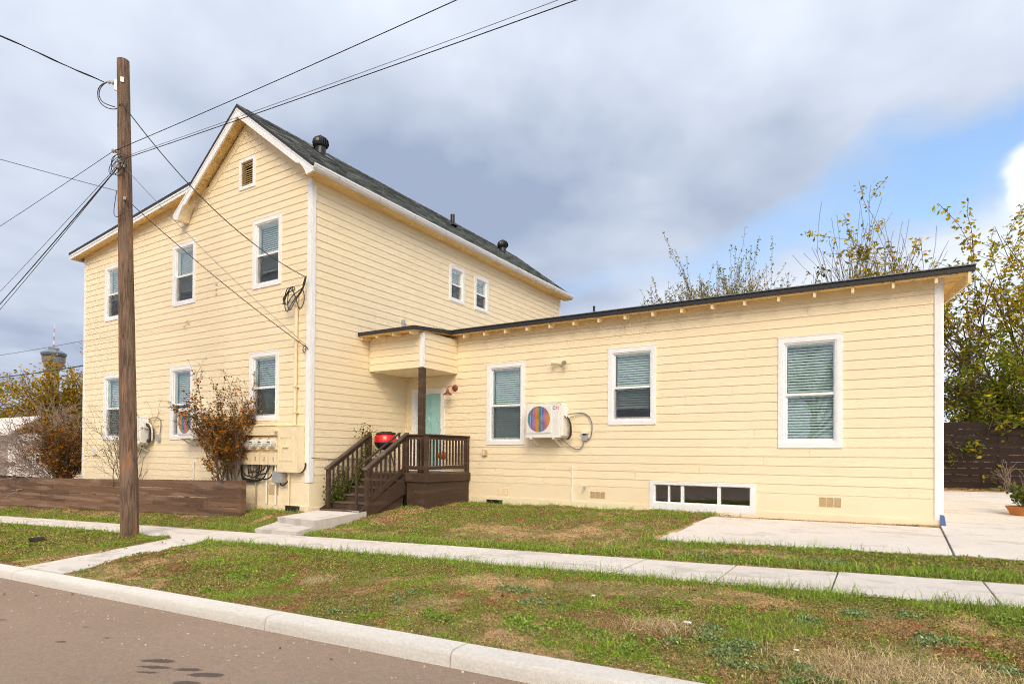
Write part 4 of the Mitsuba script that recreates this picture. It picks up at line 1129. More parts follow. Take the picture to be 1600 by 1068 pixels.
vent_grid(-5.70, -5.33, .59, .735, 'vent_tan', 'tan three-part wall vent beside the garden tap')
vent_grid(-1.02, -.645, .64, .815, 'vent_tan', 'tan three-part wall vent right of the low wide window')
vent_grid(-8.28, -7.89, .56, .725, 'skirting_paint', 'three-part wall vent painted over in yellow near the porch')
t = thing('foundation_vent', 'wall vent painted over in yellow below the electric meters', 'vent')
add('grille', prism(sbox(-12.72, .55, -12.36, .80), .012, .022, FG), 'vent_tan', t)
for x, y, z, w, lab, fr in ((-8.28, YA, .36, .42, 'flat black crawl-space vent box in the grass right of the porch', FA), (-11.78, YG, .26, .40, 'flat black crawl-space vent box in the grass at the house corner', FG)):
    t = thing('crawl_vent', lab, 'vent')
    add('box', prism(sbox(x - w / 2, z - .05, x + w / 2, z + .055), .03, .12, fr), 'vent_black', t)
    add('lid', prism(sbox(x - w / 2 - .01, z + .055, x + w / 2 + .01, z + .07), .03, .13, fr), 'vent_black', t)
# floodlight with two heads
fl = thing('flood_lamp', 'cream floodlight with two heads on the annex wall above the fan unit', 'floodlight')
add('base', lathe([(.0, .04), (.055, .035), (.06, 0)], 16, (-6.45, YA - .02, 3.72), 'y'), 'flood_cream', fl, smooth=40)
for s in (-1, 1):
    c = np.array([-6.45 + s * .10, YA - .13, 3.735])
    d = np.array([s * .55, -.72, -.35])
    d /= np.linalg.norm(d)
    if s < 0:
        d = np.array([-.9, -.35, .05]); d /= np.linalg.norm(d)
    path_ = [c - d * .05, c - d * .0, c + d * .05, c + d * .10]
    add('arm', tube([(-6.45, YA - .05, 3.71), (-6.45 + s * .05, YA - .09, 3.71), c - d * .03], .016, 8), 'flood_cream', fl)
    hd = add('head', tube(path_, [.03, .042, .058, .066], 14), 'flood_cream', fl, smooth=40)
    add('lens', tube([c + d * .101, c + d * .104], [.056, .056], 14), 'dark_lens', hd)
# barn lamp by the door
bl = thing('barn_lamp', 'maroon barn style wall lamp right of the teal door', 'wall lamp')
lx, lz = -9.58, 3.30
add('wall_plate', lathe([(.0, .05), (.06, .045), (.085, .025), (.088, 0)], 18, (lx, YA - .02, lz), 'y'), 'maroon_enamel', bl, smooth=40)
add('arm', tube(arc([(lx, YA - .06, lz), (lx - .02, YA - .16, lz + .035), (lx - .05, YA - .25, lz + .0), (lx - .055, YA - .27, lz - .05)], 14), .011, 7), 'maroon_enamel', bl, smooth=True)
add('shade', lathe([(.02, .0), (.032, -.04), (.045, -.075), (.075, -.11), (.118, -.135), (.124, -.152), (.115, -.147), (.07, -.115), (.04, -.08)], 22, (lx - .055, YA - .27, lz - .04)), 'maroon_enamel', bl, smooth=40)
add('bulb', lathe([(.0, -.195), (.022, -.185), (.03, -.165), (.024, -.12), (.0, -.1)], 12, (lx - .055, YA - .27, lz - .03)), 'meter_face', bl, smooth=True)
add('downspout_boot', hexa([(.85, YA - .10, .385), (.92, YA - .11, .385), (.94, YA + .02, .385), (.87, YA + .02, .385)], [(.84, YA - .04, .60), (.90, YA - .05, .58), (.91, YA + .0, .57), (.85, YA, .61)]), 'blue_plastic', label='bent blue plastic piece at the foot of the annex corner', cat='plastic scrap')
# kettle grill behind the stair railing
kg = thing('kettle_grill', 'red kettle grill with black cover top on thin black legs', 'grill')
kx, ky, kz = -10.78, 11.36, 1.10
add('lid', lathe([(.05, .965), (.22, .955), (.258, .91), (.278, .84), (.288, .775), (.282, .735)], 28, (kx, ky, kz)), 'red_enamel', kg, smooth=40)
add('bowl', lathe([(.276, .73), (.262, .67), (.21, .60), (.11, .555), (0, .55)], 28, (kx, ky, kz)), 'vent_black', kg, smooth=40)
add('rim', lathe([(.276, .727), (.290, .73), (.290, .742), (.276, .745)], 28, (kx, ky, kz)), 'black_rubber', kg)
cv = lathe([(.0, 1.03), (.07, 1.02), (.15, 1.01), (.21, .995), (.245, .97), (.245, .95), (.20, .955)], 26, (kx, ky, kz))
cv.vertices += (meshkit.noise(cv.vertices * 17.0)[:, None] - .5) * np.array([.05, .05, .05])
add('cover', cv, 'black_rubber', kg)
for a in (.3, 2.4, 4.5):
    add('leg', tube([(kx + .13 * math.cos(a), ky + .13 * math.sin(a), kz + .58), (kx + .27 * math.cos(a), ky + .27 * math.sin(a), kz)], .013, 7), 'vent_black', kg)
add('brace', [tube([(kx - .2, ky - .03, kz + .2), (kx + .17, ky + .12, kz + .62)], .009, 6), tube([(kx + .2, ky - .06, kz + .2), (kx - .15, ky + .1, kz + .62)], .009, 6)], 'vent_black', kg)
add('vent_star', prism(Polygon([(ky - .02, kz + .84), (ky + .045, kz + .845), (ky + .012, kz + .90)]), 0, .012, flank(kx + .262)), 'galvanised', kg)
# pumpkin by the door
pk = thing('pumpkin', 'round orange pumpkin behind the porch railing by the door', 'pumpkin')
th, ph = np.meshgrid(np.linspace(0, 2 * np.pi, 49)[:-1], np.linspace(.04, np.pi - .04, 22), indexing='ij')
rr = .128 * (1 - .09 * np.abs(np.sin(th * 5)) ** .5 * 0 - .07 * (1 - np.abs(np.cos(th * 5))) ** 2)
vz = .105 * np.cos(ph) * (1 - .18 * np.exp(-(np.sin(ph) / .3) ** 2))
vv = np.stack([-9.32 + rr * np.sin(ph) * np.cos(th), 11.84 + rr * np.sin(ph) * np.sin(th), 1.525 + vz], -1).reshape(-1, 3)
n_, m_ = th.shape
fi = np.array([[i * m_ + j, ((i + 1) % n_) * m_ + j, ((i + 1) % n_) * m_ + j + 1, i * m_ + j + 1] for i in range(n_) for j in range(m_ - 1)])
add('body', (vv, np.vstack([fi[:, [0, 1, 2]], fi[:, [0, 2, 3]]])), 'pumpkin_skin', pk, smooth=True)
add('stem', tube([(-9.32, 11.84, 1.60), (-9.315, 11.845, 1.64), (-9.30, 11.86, 1.67)], [.02, .014, .012], 7), 'pumpkin_stem', pk)
add('hanging_wire', tube(arc([(-9.32, 11.84, 1.66), (-9.26, 11.84, 1.80), (-9.19, 11.84, 1.93)], 6), .004, 5), 'cable_black', pk)
# hook with a wire on the gable wall
hk = thing('wall_hook', 'small rusty hook with wire loops on the gable wall', 'hook')
add('hook', polyline_mesh([arc([(-16.33, YG, 5.12), (-16.33, YG - .08, 5.12), (-16.30, YG - .09, 5.04), (-16.36, YG - .09, 4.98), (-16.42, YG - .08, 5.04)], 14), arc([(-16.33, YG - .07, 5.12), (-16.20, YG - .06, 5.14), (-16.18, YG - .05, 5.06), (-16.26, YG - .04, 5.08)], 12)], .009, 5), 'vent_tan', hk)
add('wall_anchor', [prism(sbox(-15.01, z, -14.95, z + .05), .012, .028, FG) for z in (5.70, 5.83, 5.96)], 'vent_tan', label='column of rusty bolt heads on the gable wall', cat='bolts')

# ------------------------------------------------------------------ utility pole and wires
pole = thing('utility_pole', 'tall leaning brown timber utility pole on the grass by the pavement', 'utility pole')
pz = np.linspace(-.5, 10.0, 60)
t_ = (pz + .2) / 10.2
pcx, pcy = -13.36 - .60 * t_, 6.52 + .03 * t_
pr2 = .172 - .056 * np.clip(t_, 0, 1)
ang = np.arange(28) * 2 * np.pi / 28
vv = []
for z, x, y, r in zip(pz, pcx, pcy, pr2):
    w = 1 + .045 * (meshkit.fbm(np.stack([np.cos(ang) * 2.2, np.sin(ang) * 2.2, ang * 0 + z * .55], 1), 3, 4) - .5) * 2
    vv.append(np.stack([x + r * w * np.cos(ang), y + r * w * np.sin(ang), ang * 0 + z], 1))
vv = np.vstack(vv + [np.array([[pcx[-1], pcy[-1], 10.02]])])
i = np.arange(28)
j = (i + 1) % 28
ff = [q for k in range(59) for q in (np.stack([i + k * 28, j + k * 28, j + (k + 1) * 28], 1), np.stack([i + k * 28, j + (k + 1) * 28, i + (k + 1) * 28], 1))] + [np.stack([i + 59 * 28, j + 59 * 28, i * 0 + 60 * 28], 1)]
add('shaft', trimesh.Trimesh(vv, np.vstack(ff), process=False), 'pole_timber', pole, smooth=40)


def on_pole(z, az_, off=.0):
    t = (z + .2) / 10.2
    r = .172 - .056 * t + off
    return np.array([-13.36 - .60 * t + r * math.cos(az_), 6.52 + .03 * t + r * math.sin(az_), z])


def insulator(p, d, nm='insulator'):
    d = np.asarray(d, float) / np.linalg.norm(d)
    q = [p + d * s for s in (0, .03, .04, .06, .07, .09, .10, .12, .14)]
    add(nm, tube(q, [.02, .02, .045, .045, .025, .025, .045, .045, .02], 10), 'porcelain', pole)
    return p + d * .14


add('bracket', beam(on_pole(9.42, -2.2, -.02), on_pole(9.42, -2.2, .05), .05, .22), 'galvanised', pole)
i1 = insulator(on_pole(9.46, -2.2, .03), (-.6, -.8, 0))
i2 = insulator(on_pole(7.99, -2.5, .0), (-.8, -.5, .1))
add('bolt_plate', beam(on_pole(9.5, -.6, -.02), on_pole(9.5, -.6, .03), .06, .1), 'galvanised', pole)
cl = []
for z, a in ((7.72, -.9), (7.62, -.6), (7.60, -1.4), (7.15, -2.9), (6.92, -.5)):
    p = on_pole(z, a, .0)
    add('clamp', beam(p, on_pole(z - .02, a, .09), .05, .06), 'galvanised', pole)
rp = np.random.default_rng(5)
for k in range(5):
    a = np.linspace(0, 2 * np.pi, 40)
    rx, rz = rp.uniform(.18, .34), rp.uniform(.10, .26)
    c = on_pole(7.62 + rp.uniform(-.12, .08), -1.0, .02)
    tilt = rp.uniform(-.5, .5)
    cl.append(np.stack([c[0] + rx * np.cos(a) + .06 * rp.normal(), c[1] - .06 - .05 * np.sin(a * 2) * 0 + 0 * a, c[2] + rz * np.sin(a) + tilt * rx * np.cos(a) * .5], 1))
cl.append(arc([on_pole(7.1, -2.2, .02), on_pole(6.75, -1.9, .06), on_pole(6.5, -1.4, .07), on_pole(6.55, -.6, .12), on_pole(6.85, -.4, .06)], 24))
add('cable_coil', polyline_mesh(cl, .0075, 4), 'cable_black', pole, smooth=True)
add('drip_loop', polyline_mesh([arc([i1, i1 + [-.12, -.1, -.12], i1 + [-.16, -.1, -.38], i1 + [-.02, 0, -.55], on_pole(8.9, -2.2, .02), on_pole(8.95, -.9, .03)], 24), arc([i1, i1 + [-.08, -.1, -.16], i1 + [-.08, -.1, -.40], on_pole(8.92, -2.0, .03)], 20)], .010, 5), 'cable_black', pole, smooth=True)


def wire(a, b, sag, r, label, m='cable_black', n=30, cat='wire', twist=False):
    a, b = np.asarray(a, float), np.asarray(b, float)
    t = np.linspace(0, 1, n)[:, None]
    p = a + (b - a) * t
    p[:, 2] -= (sag * 4 * t * (1 - t))[:, 0]
    ms = [tube(p, r, 5)]
    if twist:
        s = np.linspace(0, 1, 160)[:, None]
        q = a + (b - a) * s
        q[:, 2] -= (sag * 4 * s * (1 - s))[:, 0]
        for k in (0, 2.1):
            w = s[:, 0] * np.linalg.norm(b - a) * 5 + k
            ms.append(tube(q + np.stack([.011 * np.cos(w), 0 * w, .013 * np.sin(w)], 1), r * .8, 4))
    return add('overhead_wire', ms, m, smooth=True, label=label, cat=cat)


p1 = on_pole(7.99, -2.5, .10)
wire(p1, (19, 6.35, 7.70), .32, .0072, 'upper overhead wire from the pole across the sky to the top edge')
wire(p1, (-48, 6.8, 6.6), .25, .0065, 'overhead wire running left from the pole insulator over the fence')
p2 = on_pole(7.72, -.9, .05)
wire(p2, (18, 8.38, 7.66), .22, .0075, 'lower of two close wires crossing in front of the gable peak')
wire(on_pole(7.76, -.9, .05), (18, 8.43, 8.11), .30, .004, 'thinner wire just above the one crossing the gable peak')
p3 = on_pole(7.63, -2.6, .03)
wire(p3, (-46, 10.4, 3.4), .15, .0135, 'thick black cable bundle dropping left from the pole')
wire(p3, (-46, 10.4, 3.2), .28, .008, 'black cable just under the thick bundle left of the pole')
wire(p3 + [0, 0, .05], (-46, 10.4, 4.6), .15, .006, 'thin wire just above the thick cable bundle left of the pole')
wire(on_pole(7.15, -2.9, .05), (-17.2, -8.0, 8.0), .25, .006, 'single wire sloping up to the left edge from the pole')
wire(i1 + [-.05, -.05, -.02], (-17.0, -6.0, 11.6), .30, .008, 'twisted cable coming from the upper left to the pole insulator', twist=True)
p6 = on_pole(8.98, -.7, .02)
wire(p6, (-11.33, YG - .15, 5.62), .42, .011, 'thick sagging black service cable from the pole to the house corner')
p7 = on_pole(7.56, -.45, .09)
wire(p7, (-11.40, YG - .06, 4.08), .12, .006, 'thin grey wire from the pole coil to the house corner', 'conduit_grey')
wire(on_pole(6.92, -.5, .06), (-11.38, YG - .06, 4.02), .10, .009, 'dark telephone wire from the pole to the house corner')
add('cable_knot', polyline_mesh([arc([(-11.42, YG - .06, 4.06), (-11.36, YG - .08, 3.98), (-11.44, YG - .06, 3.9), (-11.50, YG - .05, 3.98), (-11.40, YG - .07, 4.05), (-11.32, YG - .05, 3.96)], 24)], .009, 5), 'cable_black', smooth=True, label='small loop of wire fixed by the white corner board', cat='wire')
wire((-48, 10.0, 5.6), (-22.27, YG - .02, 4.36), .35, .020, 'thick dark cable reaching the left house corner over the trees')
wire((-48, 10.0, 6.2), (-22.3, YG - .03, 5.17), .20, .008, 'thin wire left of the house below the far tower top')
wire((-22.3, YG - .05, 5.17), (-16.36, YG - .08, 5.10), .06, .0035, 'very thin wire along the gable wall to the rusty hook', 'vent_tan')
wire((XS + .04, 9.43, 1.46), (XS + .04, 11.0, 1.43), .02, .006, 'thin dark cable along the wall behind the stair railing')

# ------------------------------------------------------------------ the left background: shed, tower
shed = thing('old_shed', 'old white clapboard shed with peeling paint and boarded window', 'shed')
sy = 11.4
add('wall', [bx(-39, -33.0, sy + .03, sy + 1.3, -1.2, 2.30), bx(-33.0, -28.8, sy + .25, sy + 1.3, -1.2, 2.0)], 'old_white_paint', shed)
for a, b, y, top, holes_ in ((-39, -33.03, sy, 2.25, (-35.6, -34.05)), (-32.98, -28.8, sy + .22, 1.95, None)):
    z = -.7
    while z < top:
        for c, d in ((a, holes_[0]), (holes_[1], b)) if holes_ and -.1 < z < 2.0 else ((a, b),):
            add('siding_board', hexa([(c, y, z), (d, y, z), (d, y + .03, z), (c, y + .03, z)], [(c, y + .02, z + .15), (d, y + .02, z + .15), (d, y + .03, z + .15), (c, y + .03, z + .15)]), 'old_white_paint', shed)
        z += .155
add('boarded_window', bx(-35.5, -34.15, sy - .01, sy + .02, -.2, 1.98), 'weathered_ply', shed)
add('window_trim', [bx(-34.15, -34.0, sy - .03, sy + .03, -.3, 2.08), bx(-35.65, -35.5, sy - .03, sy + .03, -.3, 2.08), bx(-35.65, -34.0, sy - .03, sy + .03, 1.98, 2.10)], 'old_white_paint', shed)
add('corner_trim', bx(-33.22, -33.0, sy - .03, sy + .2, -1, 2.28), 'old_white_paint', shed)
add('patch_board', bx(-30.7, -29.6, sy + .17, sy + .215, .62, 1.35), 'white_trim', shed, label='pale square board nailed over the siding')
add('roof', hexa([(-39.2, sy - .4, 2.30), (-32.7, sy - .4, 2.30), (-33.3, sy + .9, 3.1), (-39.2, sy + .9, 3.1)], [(-39.2, sy - .4, 2.37), (-32.7, sy - .4, 2.37), (-33.3, sy + .9, 3.17), (-39.2, sy + .9, 3.17)]), 'old_tin', shed)
add('wing_roof', hexa([(-33.0, sy - .0, 1.98), (-28.6, sy - .0, 1.98), (-28.6, sy + 1.4, 2.1), (-33.0, sy + 1.4, 2.1)], [(-33.0, sy - .0, 2.04), (-28.6, sy - .0, 2.04), (-28.6, sy + 1.4, 2.16), (-33.0, sy + 1.4, 2.16)]), 'old_tin', shed)
add('eave', bx(-39.2, -32.7, sy - .44, sy - .40, 2.22, 2.38), 'old_white_paint', shed)

tw = thing('observation_tower', 'distant round observation tower with a red and white mast', 'tower')
tc = np.array([-1055.5, 405.0, 0])
RS = .83


def ring(profile, n, at):
    return lathe([(r * RS, h) for r, h in profile], n, at)


add('shaft', ring([(9, -5), (8.2, 130)], 16, tc), 'tower_concrete', tw, smooth=40)
add('tophouse', ring([(8, 118), (13, 124), (16.2, 131), (17.3, 136), (17.6, 140)], 40, tc), 'tower_concrete', tw, smooth=30)
for k in range(3):
    add('deck_band', ring([(16.4 + k * .4, 131.5 + k * 3.2), (17.1 + k * .35, 132.0 + k * 3.2), (17.2 + k * .35, 133.2 + k * 3.2), (16.6 + k * .4, 133.6 + k * 3.2)], 40, tc), 'tower_glass', tw)
add('gallery', ring([(17.4, 141), (19.2, 142.5), (19.6, 145.0), (19.0, 145.6), (18, 145.4), (18, 141)], 40, tc), 'tower_glass', tw, smooth=30)
add('roof', ring([(19.2, 145.6), (15, 148.3), (10, 150.0), (8, 150.3), (8, 153.2), (0, 153.8)], 40, tc), 'tower_roof', tw, smooth=30)
for k in range(6):
    add('mast_section', ring([(.9 - .1 * k, 153 + k * 6), (.8 - .1 * k, 159 + k * 6)], 8, tc), 'mast_red' if k % 2 == 0 else 'white_vinyl', tw)

# ------------------------------------------------------------------ plants


def leaf_cloud(points, sizes, palette, rng, droop=0.0, aspect=.5, jitter=.18, up=.0):
    """folded leaf blades (two triangles) at the points, with one colour per leaf"""
    n = len(points)
    d = rng.normal(size=(n, 3))
    d[:, 2] = d[:, 2] * .7 - droop + up
    d /= np.linalg.norm(d, axis=1, keepdims=True)
    s = np.cross(d, rng.normal(size=(n, 3)))
    s /= np.linalg.norm(s, axis=1, keepdims=True) + 1e-9
    nn = np.cross(d, s)
    L = np.asarray(sizes)[:, None]
    a, b = points, points + d * L
    m = points + d * L * .48
    c1 = m + s * L * aspect * .5 + nn * L * .10
    c2 = m - s * L * aspect * .5 + nn * L * .10
    v = np.stack([a, c1, b, c2], 1).reshape(-1, 3)
    i = np.arange(n)[:, None] * 4
    f = np.hstack([i, i + 1, i + 2, i, i + 2, i + 3]).reshape(-1, 3)
    pal = np.asarray(palette, float)
    c = pal[rng.integers(0, len(pal), n)] * np.exp(rng.normal(size=(n, 1)) * jitter) * (1 + rng.normal(size=(n, 3)) * .05)
    return v, f, np.repeat(np.clip(c, .004, .9), 4, 0)


def branching(rng, base, dirn, length, radius, levels, spread, n_child, wander=.12, gravity=0.0, shrink=.62, first=.35, up=.0):
    """polylines (points, radii) of a branching plant, and its last twigs"""
    out, tips = [], []

    def go(p, d, L, r, lev):
        k = max(4, int(6 - lev * .5))
        pts, rad = [p], [r]
        q, dd = p.copy(), d / np.linalg.norm(d)
        for i in range(k):
            dd = dd + rng.normal(size=3) * wander + np.array([0, 0, up - gravity * (lev > 0)])
            dd /= np.linalg.norm(dd)
            q = q + dd * L / k
            pts.append(q.copy())
            rad.append(r * (1 - .55 * (i + 1) / k))
        pts, rad = np.array(pts), np.array(rad)
        out.append((pts, rad, lev))
        if lev >= levels:
            tips.append(pts)
            return
        nc = n_child[min(lev, len(n_child) - 1)]
        for c in range(nc):
            t = first + (1 - first) * (c + rng.uniform(0, 1)) / nc
            x = t * k
            i = min(int(x), k - 1)
            o = pts[i] + (pts[i + 1] - pts[i]) * (x - i)
            side = rng.normal(size=3)
            dloc = pts[i + 1] - pts[i]
            dloc /= np.linalg.norm(dloc)
            side -= dloc * (side @ dloc)
            side /= np.linalg.norm(side)
            s = spread * rng.uniform(.6, 1.3)
            go(o, dloc * math.cos(s) + side * math.sin(s), L * shrink * rng.uniform(.7, 1.2), np.interp(x, range(k + 1), rad) * .62, lev + 1)

    go(np.asarray(base, float), np.asarray(dirn, float), length, radius, 0)
    return out, tips


def wood_mesh(branches, rmin=.004):
    ms = []
    for pts, rad, lev in branches:
        ms.append(tube(pts, np.maximum(rad, rmin), 7 if lev == 0 else 5 if lev == 1 else 3, False))
    return cat_mesh(ms)


def along(tips, rng, per, t0=.2):
    ps = []
    for p in tips:
        n = rng.poisson(per)
        if n == 0:
            continue
        t = rng.uniform(t0, 1, n) * (len(p) - 1)
        i = np.minimum(t.astype(int), len(p) - 2)
        ps.append(p[i] + (p[i + 1] - p[i]) * (t - i)[:, None])
    return np.vstack(ps) if ps else np.zeros((0, 3))


def plant(name, label, cat, stems, per, size, palette, seed, bark='bark', group=None, rmin=.004, levels=3, spread=.55, n_child=(4, 4, 3), clump=.0, droop=.2, aspect=.5, crown='crown', scatter=.03, leafy=None, **kw):
    rng = np.random.default_rng(seed)
    t = thing(name, label, cat, group)
    br, tips = [], []
    for base, dirn, L, r in stems:
        b, tp = branching(rng, base, dirn, L, r, levels, spread, n_child, **kw)
        br += b
        tips += tp
    add('trunk', wood_mesh([b for b in br if b[2] == 0], rmin), bark, t, smooth=True)
    add('branches', wood_mesh([b for b in br if b[2] > 0], rmin), bark, t, smooth=True, kind='stuff')
    pts = along(tips, rng, per)
    if leafy is not None:
        pts = pts[leafy(pts, rng)]
    if len(pts):
        pts = pts + rng.normal(size=pts.shape) * scatter
        v, f, c = leaf_cloud(pts, rng.uniform(size[0], size[1], len(pts)), palette, rng, droop, aspect)
        add(crown, (v, f), 'leaf', t, color=c, kind='stuff')
    return t


OLIVE = [(.44, .32, .035), (.54, .37, .035), (.32, .27, .035), (.58, .35, .035), (.44, .21, .03), (.24, .24, .04)]
ORANGE = [(.26, .15, .045), (.14, .09, .03), (.78, .30, .02), (.15, .11, .04), (.70, .23, .015), (.08, .065, .028), (.22, .11, .022), (.12, .09, .03)]
BROWN = [(.14, .085, .042), (.09, .06, .035), (.18, .11, .05), (.10, .085, .03)]
YELLOW = [(.72, .52, .03), (.60, .46, .03), (.40, .40, .04), (.27, .29, .035), (.64, .38, .03), (.20, .20, .035)]
GREEN = [(.085, .135, .022), (.11, .165, .028), (.07, .105, .02), (.16, .19, .03)]
DARK = [(.10, .105, .03), (.13, .125, .03), (.17, .13, .035), (.08, .08, .028)]
up = (0, 0, 1)
rg = np.random.default_rng(77)


def fan(base, n, spread, L, r, rng, lean=(0, 0), jit=.12):
    s = []
    for k in range(n):
        a = rng.uniform(0, 2 * np.pi)
        q = spread * math.sqrt(rng.uniform(.02, 1))
        s.append((np.array(base) + [rng.normal() * jit, rng.normal() * jit * .6, 0], (q * math.cos(a) + lean[0], q * math.sin(a) + lean[1], 1.0), L * rng.uniform(.7, 1.1), r * rng.uniform(.7, 1.1)))
    return s


plant('crape_bush', 'bush with orange and brown leaves in front of the gable wall beside the meters', 'bush', fan((-13.82, 9.12, .1), 14, .14, 2.4, .022, rg, (.02, -.03), .16), 19, (.04, .085), ORANGE, 11, group=None, levels=2, spread=.36, n_child=(8, 6), rmin=.0035, scatter=.025, first=.34, up=.06, shrink=.46,
      leafy=lambda p, r: r.uniform(size=len(p)) < np.clip(1.40 - .30 * (p[:, 2] - .8) - .4 * np.abs(p[:, 0] + 13.82), .2, 1))
plant('crape_bush', 'sparse twiggy bush with a few brown leaves behind the utility pole', 'bush', fan((-18.9, 9.05, .0), 9, .55, 2.0, .014, rg, (.02, -.08), .08), 2.2, (.03, .06), BROWN, 12, levels=2, spread=.55, n_child=(5, 4), rmin=.0035, first=.35, up=.04)
plant('crape_bush', 'tall orange leaved bush at the left house corner behind the fence', 'bush', fan((-23.35, 9.4, -.2), 14, .17, 2.0, .022, rg, (.04, -.03), .16), 13, (.05, .10), ORANGE, 13, levels=2, spread=.5, n_child=(8, 6), rmin=.0045, scatter=.03, first=.30, up=.06, shrink=.48)
plant('bare_bush', 'spreading grey bush of bare pinkish twigs left of the orange leaved bush', 'bush', fan((-23.75, 9.35, -.3), 13, .30, 2.3, .02, rg, (-.72, 0), .12), 2.5, (.02, .04), [(.16, .11, .10), (.20, .15, .13), (.12, .08, .06)], 14, bark='pale_bark', levels=3, spread=.6, n_child=(6, 5, 4), rmin=.008, first=.3)
plant('background_tree', 'wide olive and rust coloured tree beyond the white shed', 'tree', [((-43.5, 13.2, -1.5), (.0, 0, 1), 4.2, .26), ((-40.6, 14.8, -1.5), (.02, .05, 1), 4.5, .26), ((-38.9, 16.0, -1.5), (.05, .05, 1), 4.4, .22), ((-46.5, 11.5, -1.5), (0, .05, 1), 4.6, .22), ((-41.5, 17.2, -1.5), (0.05, .05, 1), 4.7, .2)], 34, (.12, .24), OLIVE, 15, levels=3, spread=.75, n_child=(9, 6, 4), rmin=.01, scatter=.18, first=.30)
# right hand side, beyond the fence
plant('background_tree', 'thin tree with small green leaves over the left part of the annex roof', 'tree', [((-6.2, 26.4, .3), (0, 0, 1), 3.2, .11)] + fan((-6.2, 26.4, 3.2), 40, .70, 3.6, .02, rg, (.0, 0), .35), 22.0, (.06, .13), [(.24, .25, .06), (.34, .29, .06), (.17, .19, .05), (.40, .31, .07)], 16, levels=2, spread=.40, n_child=(9, 5), rmin=.006, first=.35, wander=.07, up=.06)
plant('background_tree', 'leggy nearly bare tree with hanging leaf clusters over the annex roof', 'tree', [((-.75, 26.0, .3), (0, 0, 1), 3.4, .10)] + fan((-.75, 26.0, 3.4), 32, .42, 3.75, .020, rg, (.0, 0), .5), 11.0, (.14, .28), [(.15, .17, .035), (.11, .135, .03), (.38, .27, .04), (.22, .20, .035)], 17, levels=2, spread=.30, n_child=(6, 3), rmin=.007, first=.30, wander=.06, up=.06, droop=.9, scatter=.03,
      leafy=lambda p, r: (meshkit.noise(p * 2.2, 4) > .75))
plant('background_tree', 'tall yellow leaved tree with dark trunk above the rear fence', 'tree', [((4.7, 27.2, .3), (-.03, 0, 1), 6.4, .15), ((3.1, 28.0, .3), (-.10, 0, 1), 6.0, .09), ((6.6, 27.5, .3), (.0, 0, 1), 6.6, .13), ((8.6, 28.5, .3), (.05, 0, 1), 6.5, .13)], 34, (.12, .22), YELLOW, 18, levels=3, spread=.58, n_child=(9, 5, 3), rmin=.009, scatter=.09, first=.22, wander=.09, up=.03)
plant('background_tree', 'bushy yellow green tree low behind the rear fence', 'tree', [((2.6, 25.2, .3), (-.05, 0, 1), 2.9, .07), ((4.1, 25.4, .3), (.05, 0, 1), 2.7, .07), ((5.6, 25.6, .3), (.1, 0, 1), 3.0, .07), ((7.6, 25.6, .3), (.1, 0, 1), 3.2, .07)], 44, (.10, .19), [(.17, .24, .035), (.21, .28, .04), (.13, .18, .03)] + YELLOW[1:4] + YELLOW[3:4], 19, levels=3, spread=.8, n_child=(7, 5, 3), rmin=.008, scatter=.12, first=.25)
plant('background_tree', 'dark tangled shrub between the annex and the rear fence top', 'shrub', [((.9, 24.6, .3), (.1, 0, 1), 3.4, .05), ((1.9, 24.9, .3), (.12, 0, 1), 3.2, .05), ((3.3, 26.6, .3), (.0, 0, 1), 3.6, .06), ((.3, 26.5, .3), (.0, 0, 1), 4.2, .06), ((5.0, 27, .3), (0, 0, 1), 3.6, .06)], 9, (.08, .16), DARK + BROWN[:2], 20, levels=3, spread=.75, n_child=(8, 5, 4), rmin=.008, scatter=.10, first=.2)
# a tree across the street, whose branches the right-hand window mirrors
plant('street_tree', 'tree across the street behind the viewer, seen only as a reflection', 'tree', [((-4.2, -15.5, 0), (0, 0, 1), 5.5, .22)], 5, (.10, .2), GREEN + BROWN, 21, levels=3, spread=.65, n_child=(9, 6, 4), rmin=.012, scatter=.1, first=.35)

# ivy on the left stair railing
ri = np.random.default_rng(31)
ivy = thing('ivy', 'green creeper climbing over the left stair railing of the porch', 'creeper')
iv, ip = [], []
for k in range(26):
    y = ri.uniform(9.68, 10.9)
    z0 = .3 + (y - 9.7) * .55
    p = [np.array([-10.99 + ri.normal() * .03, y, max(.28, z0 - .1)])]
    H = ri.uniform(.3, .95) if y < 10.4 else ri.uniform(.5, 1.15)
    for s in range(7):
        p.append(p[-1] + np.array([ri.normal() * .03, ri.normal() * .05 + .02, H / 7]))
    p = np.array(p)
    p[:, 0] = np.clip(p[:, 0], -11.08, -10.86)
    iv.append(tube(p, .006, 4, False))
    ip.append(p)
pts = along(ip, ri, 62, 0)
extra = np.stack([-10.95 + ri.normal(size=420) * .10, 9.95 + ri.normal(size=420) * .16, .42 + np.abs(ri.normal(size=420)) * .20], 1)
extra2 = np.stack([-10.99 + ri.normal(size=160) * .06, 10.86 + ri.normal(size=160) * .16, 2.05 + ri.normal(size=160) * .10], 1)
pts = np.vstack([pts + ri.normal(size=pts.shape) * .035, extra, extra2])
v, f, c = leaf_cloud(pts, ri.uniform(.03, .07, len(pts)), GREEN + [(.12, .15, .03), (.28, .26, .03), (.10, .12, .025), (.15, .19, .05)], ri, .1, .8)
add('stems', iv, 'bark', ivy, kind='stuff')
add('leaves', (v, f), 'leaf', ivy, color=c, kind='stuff')
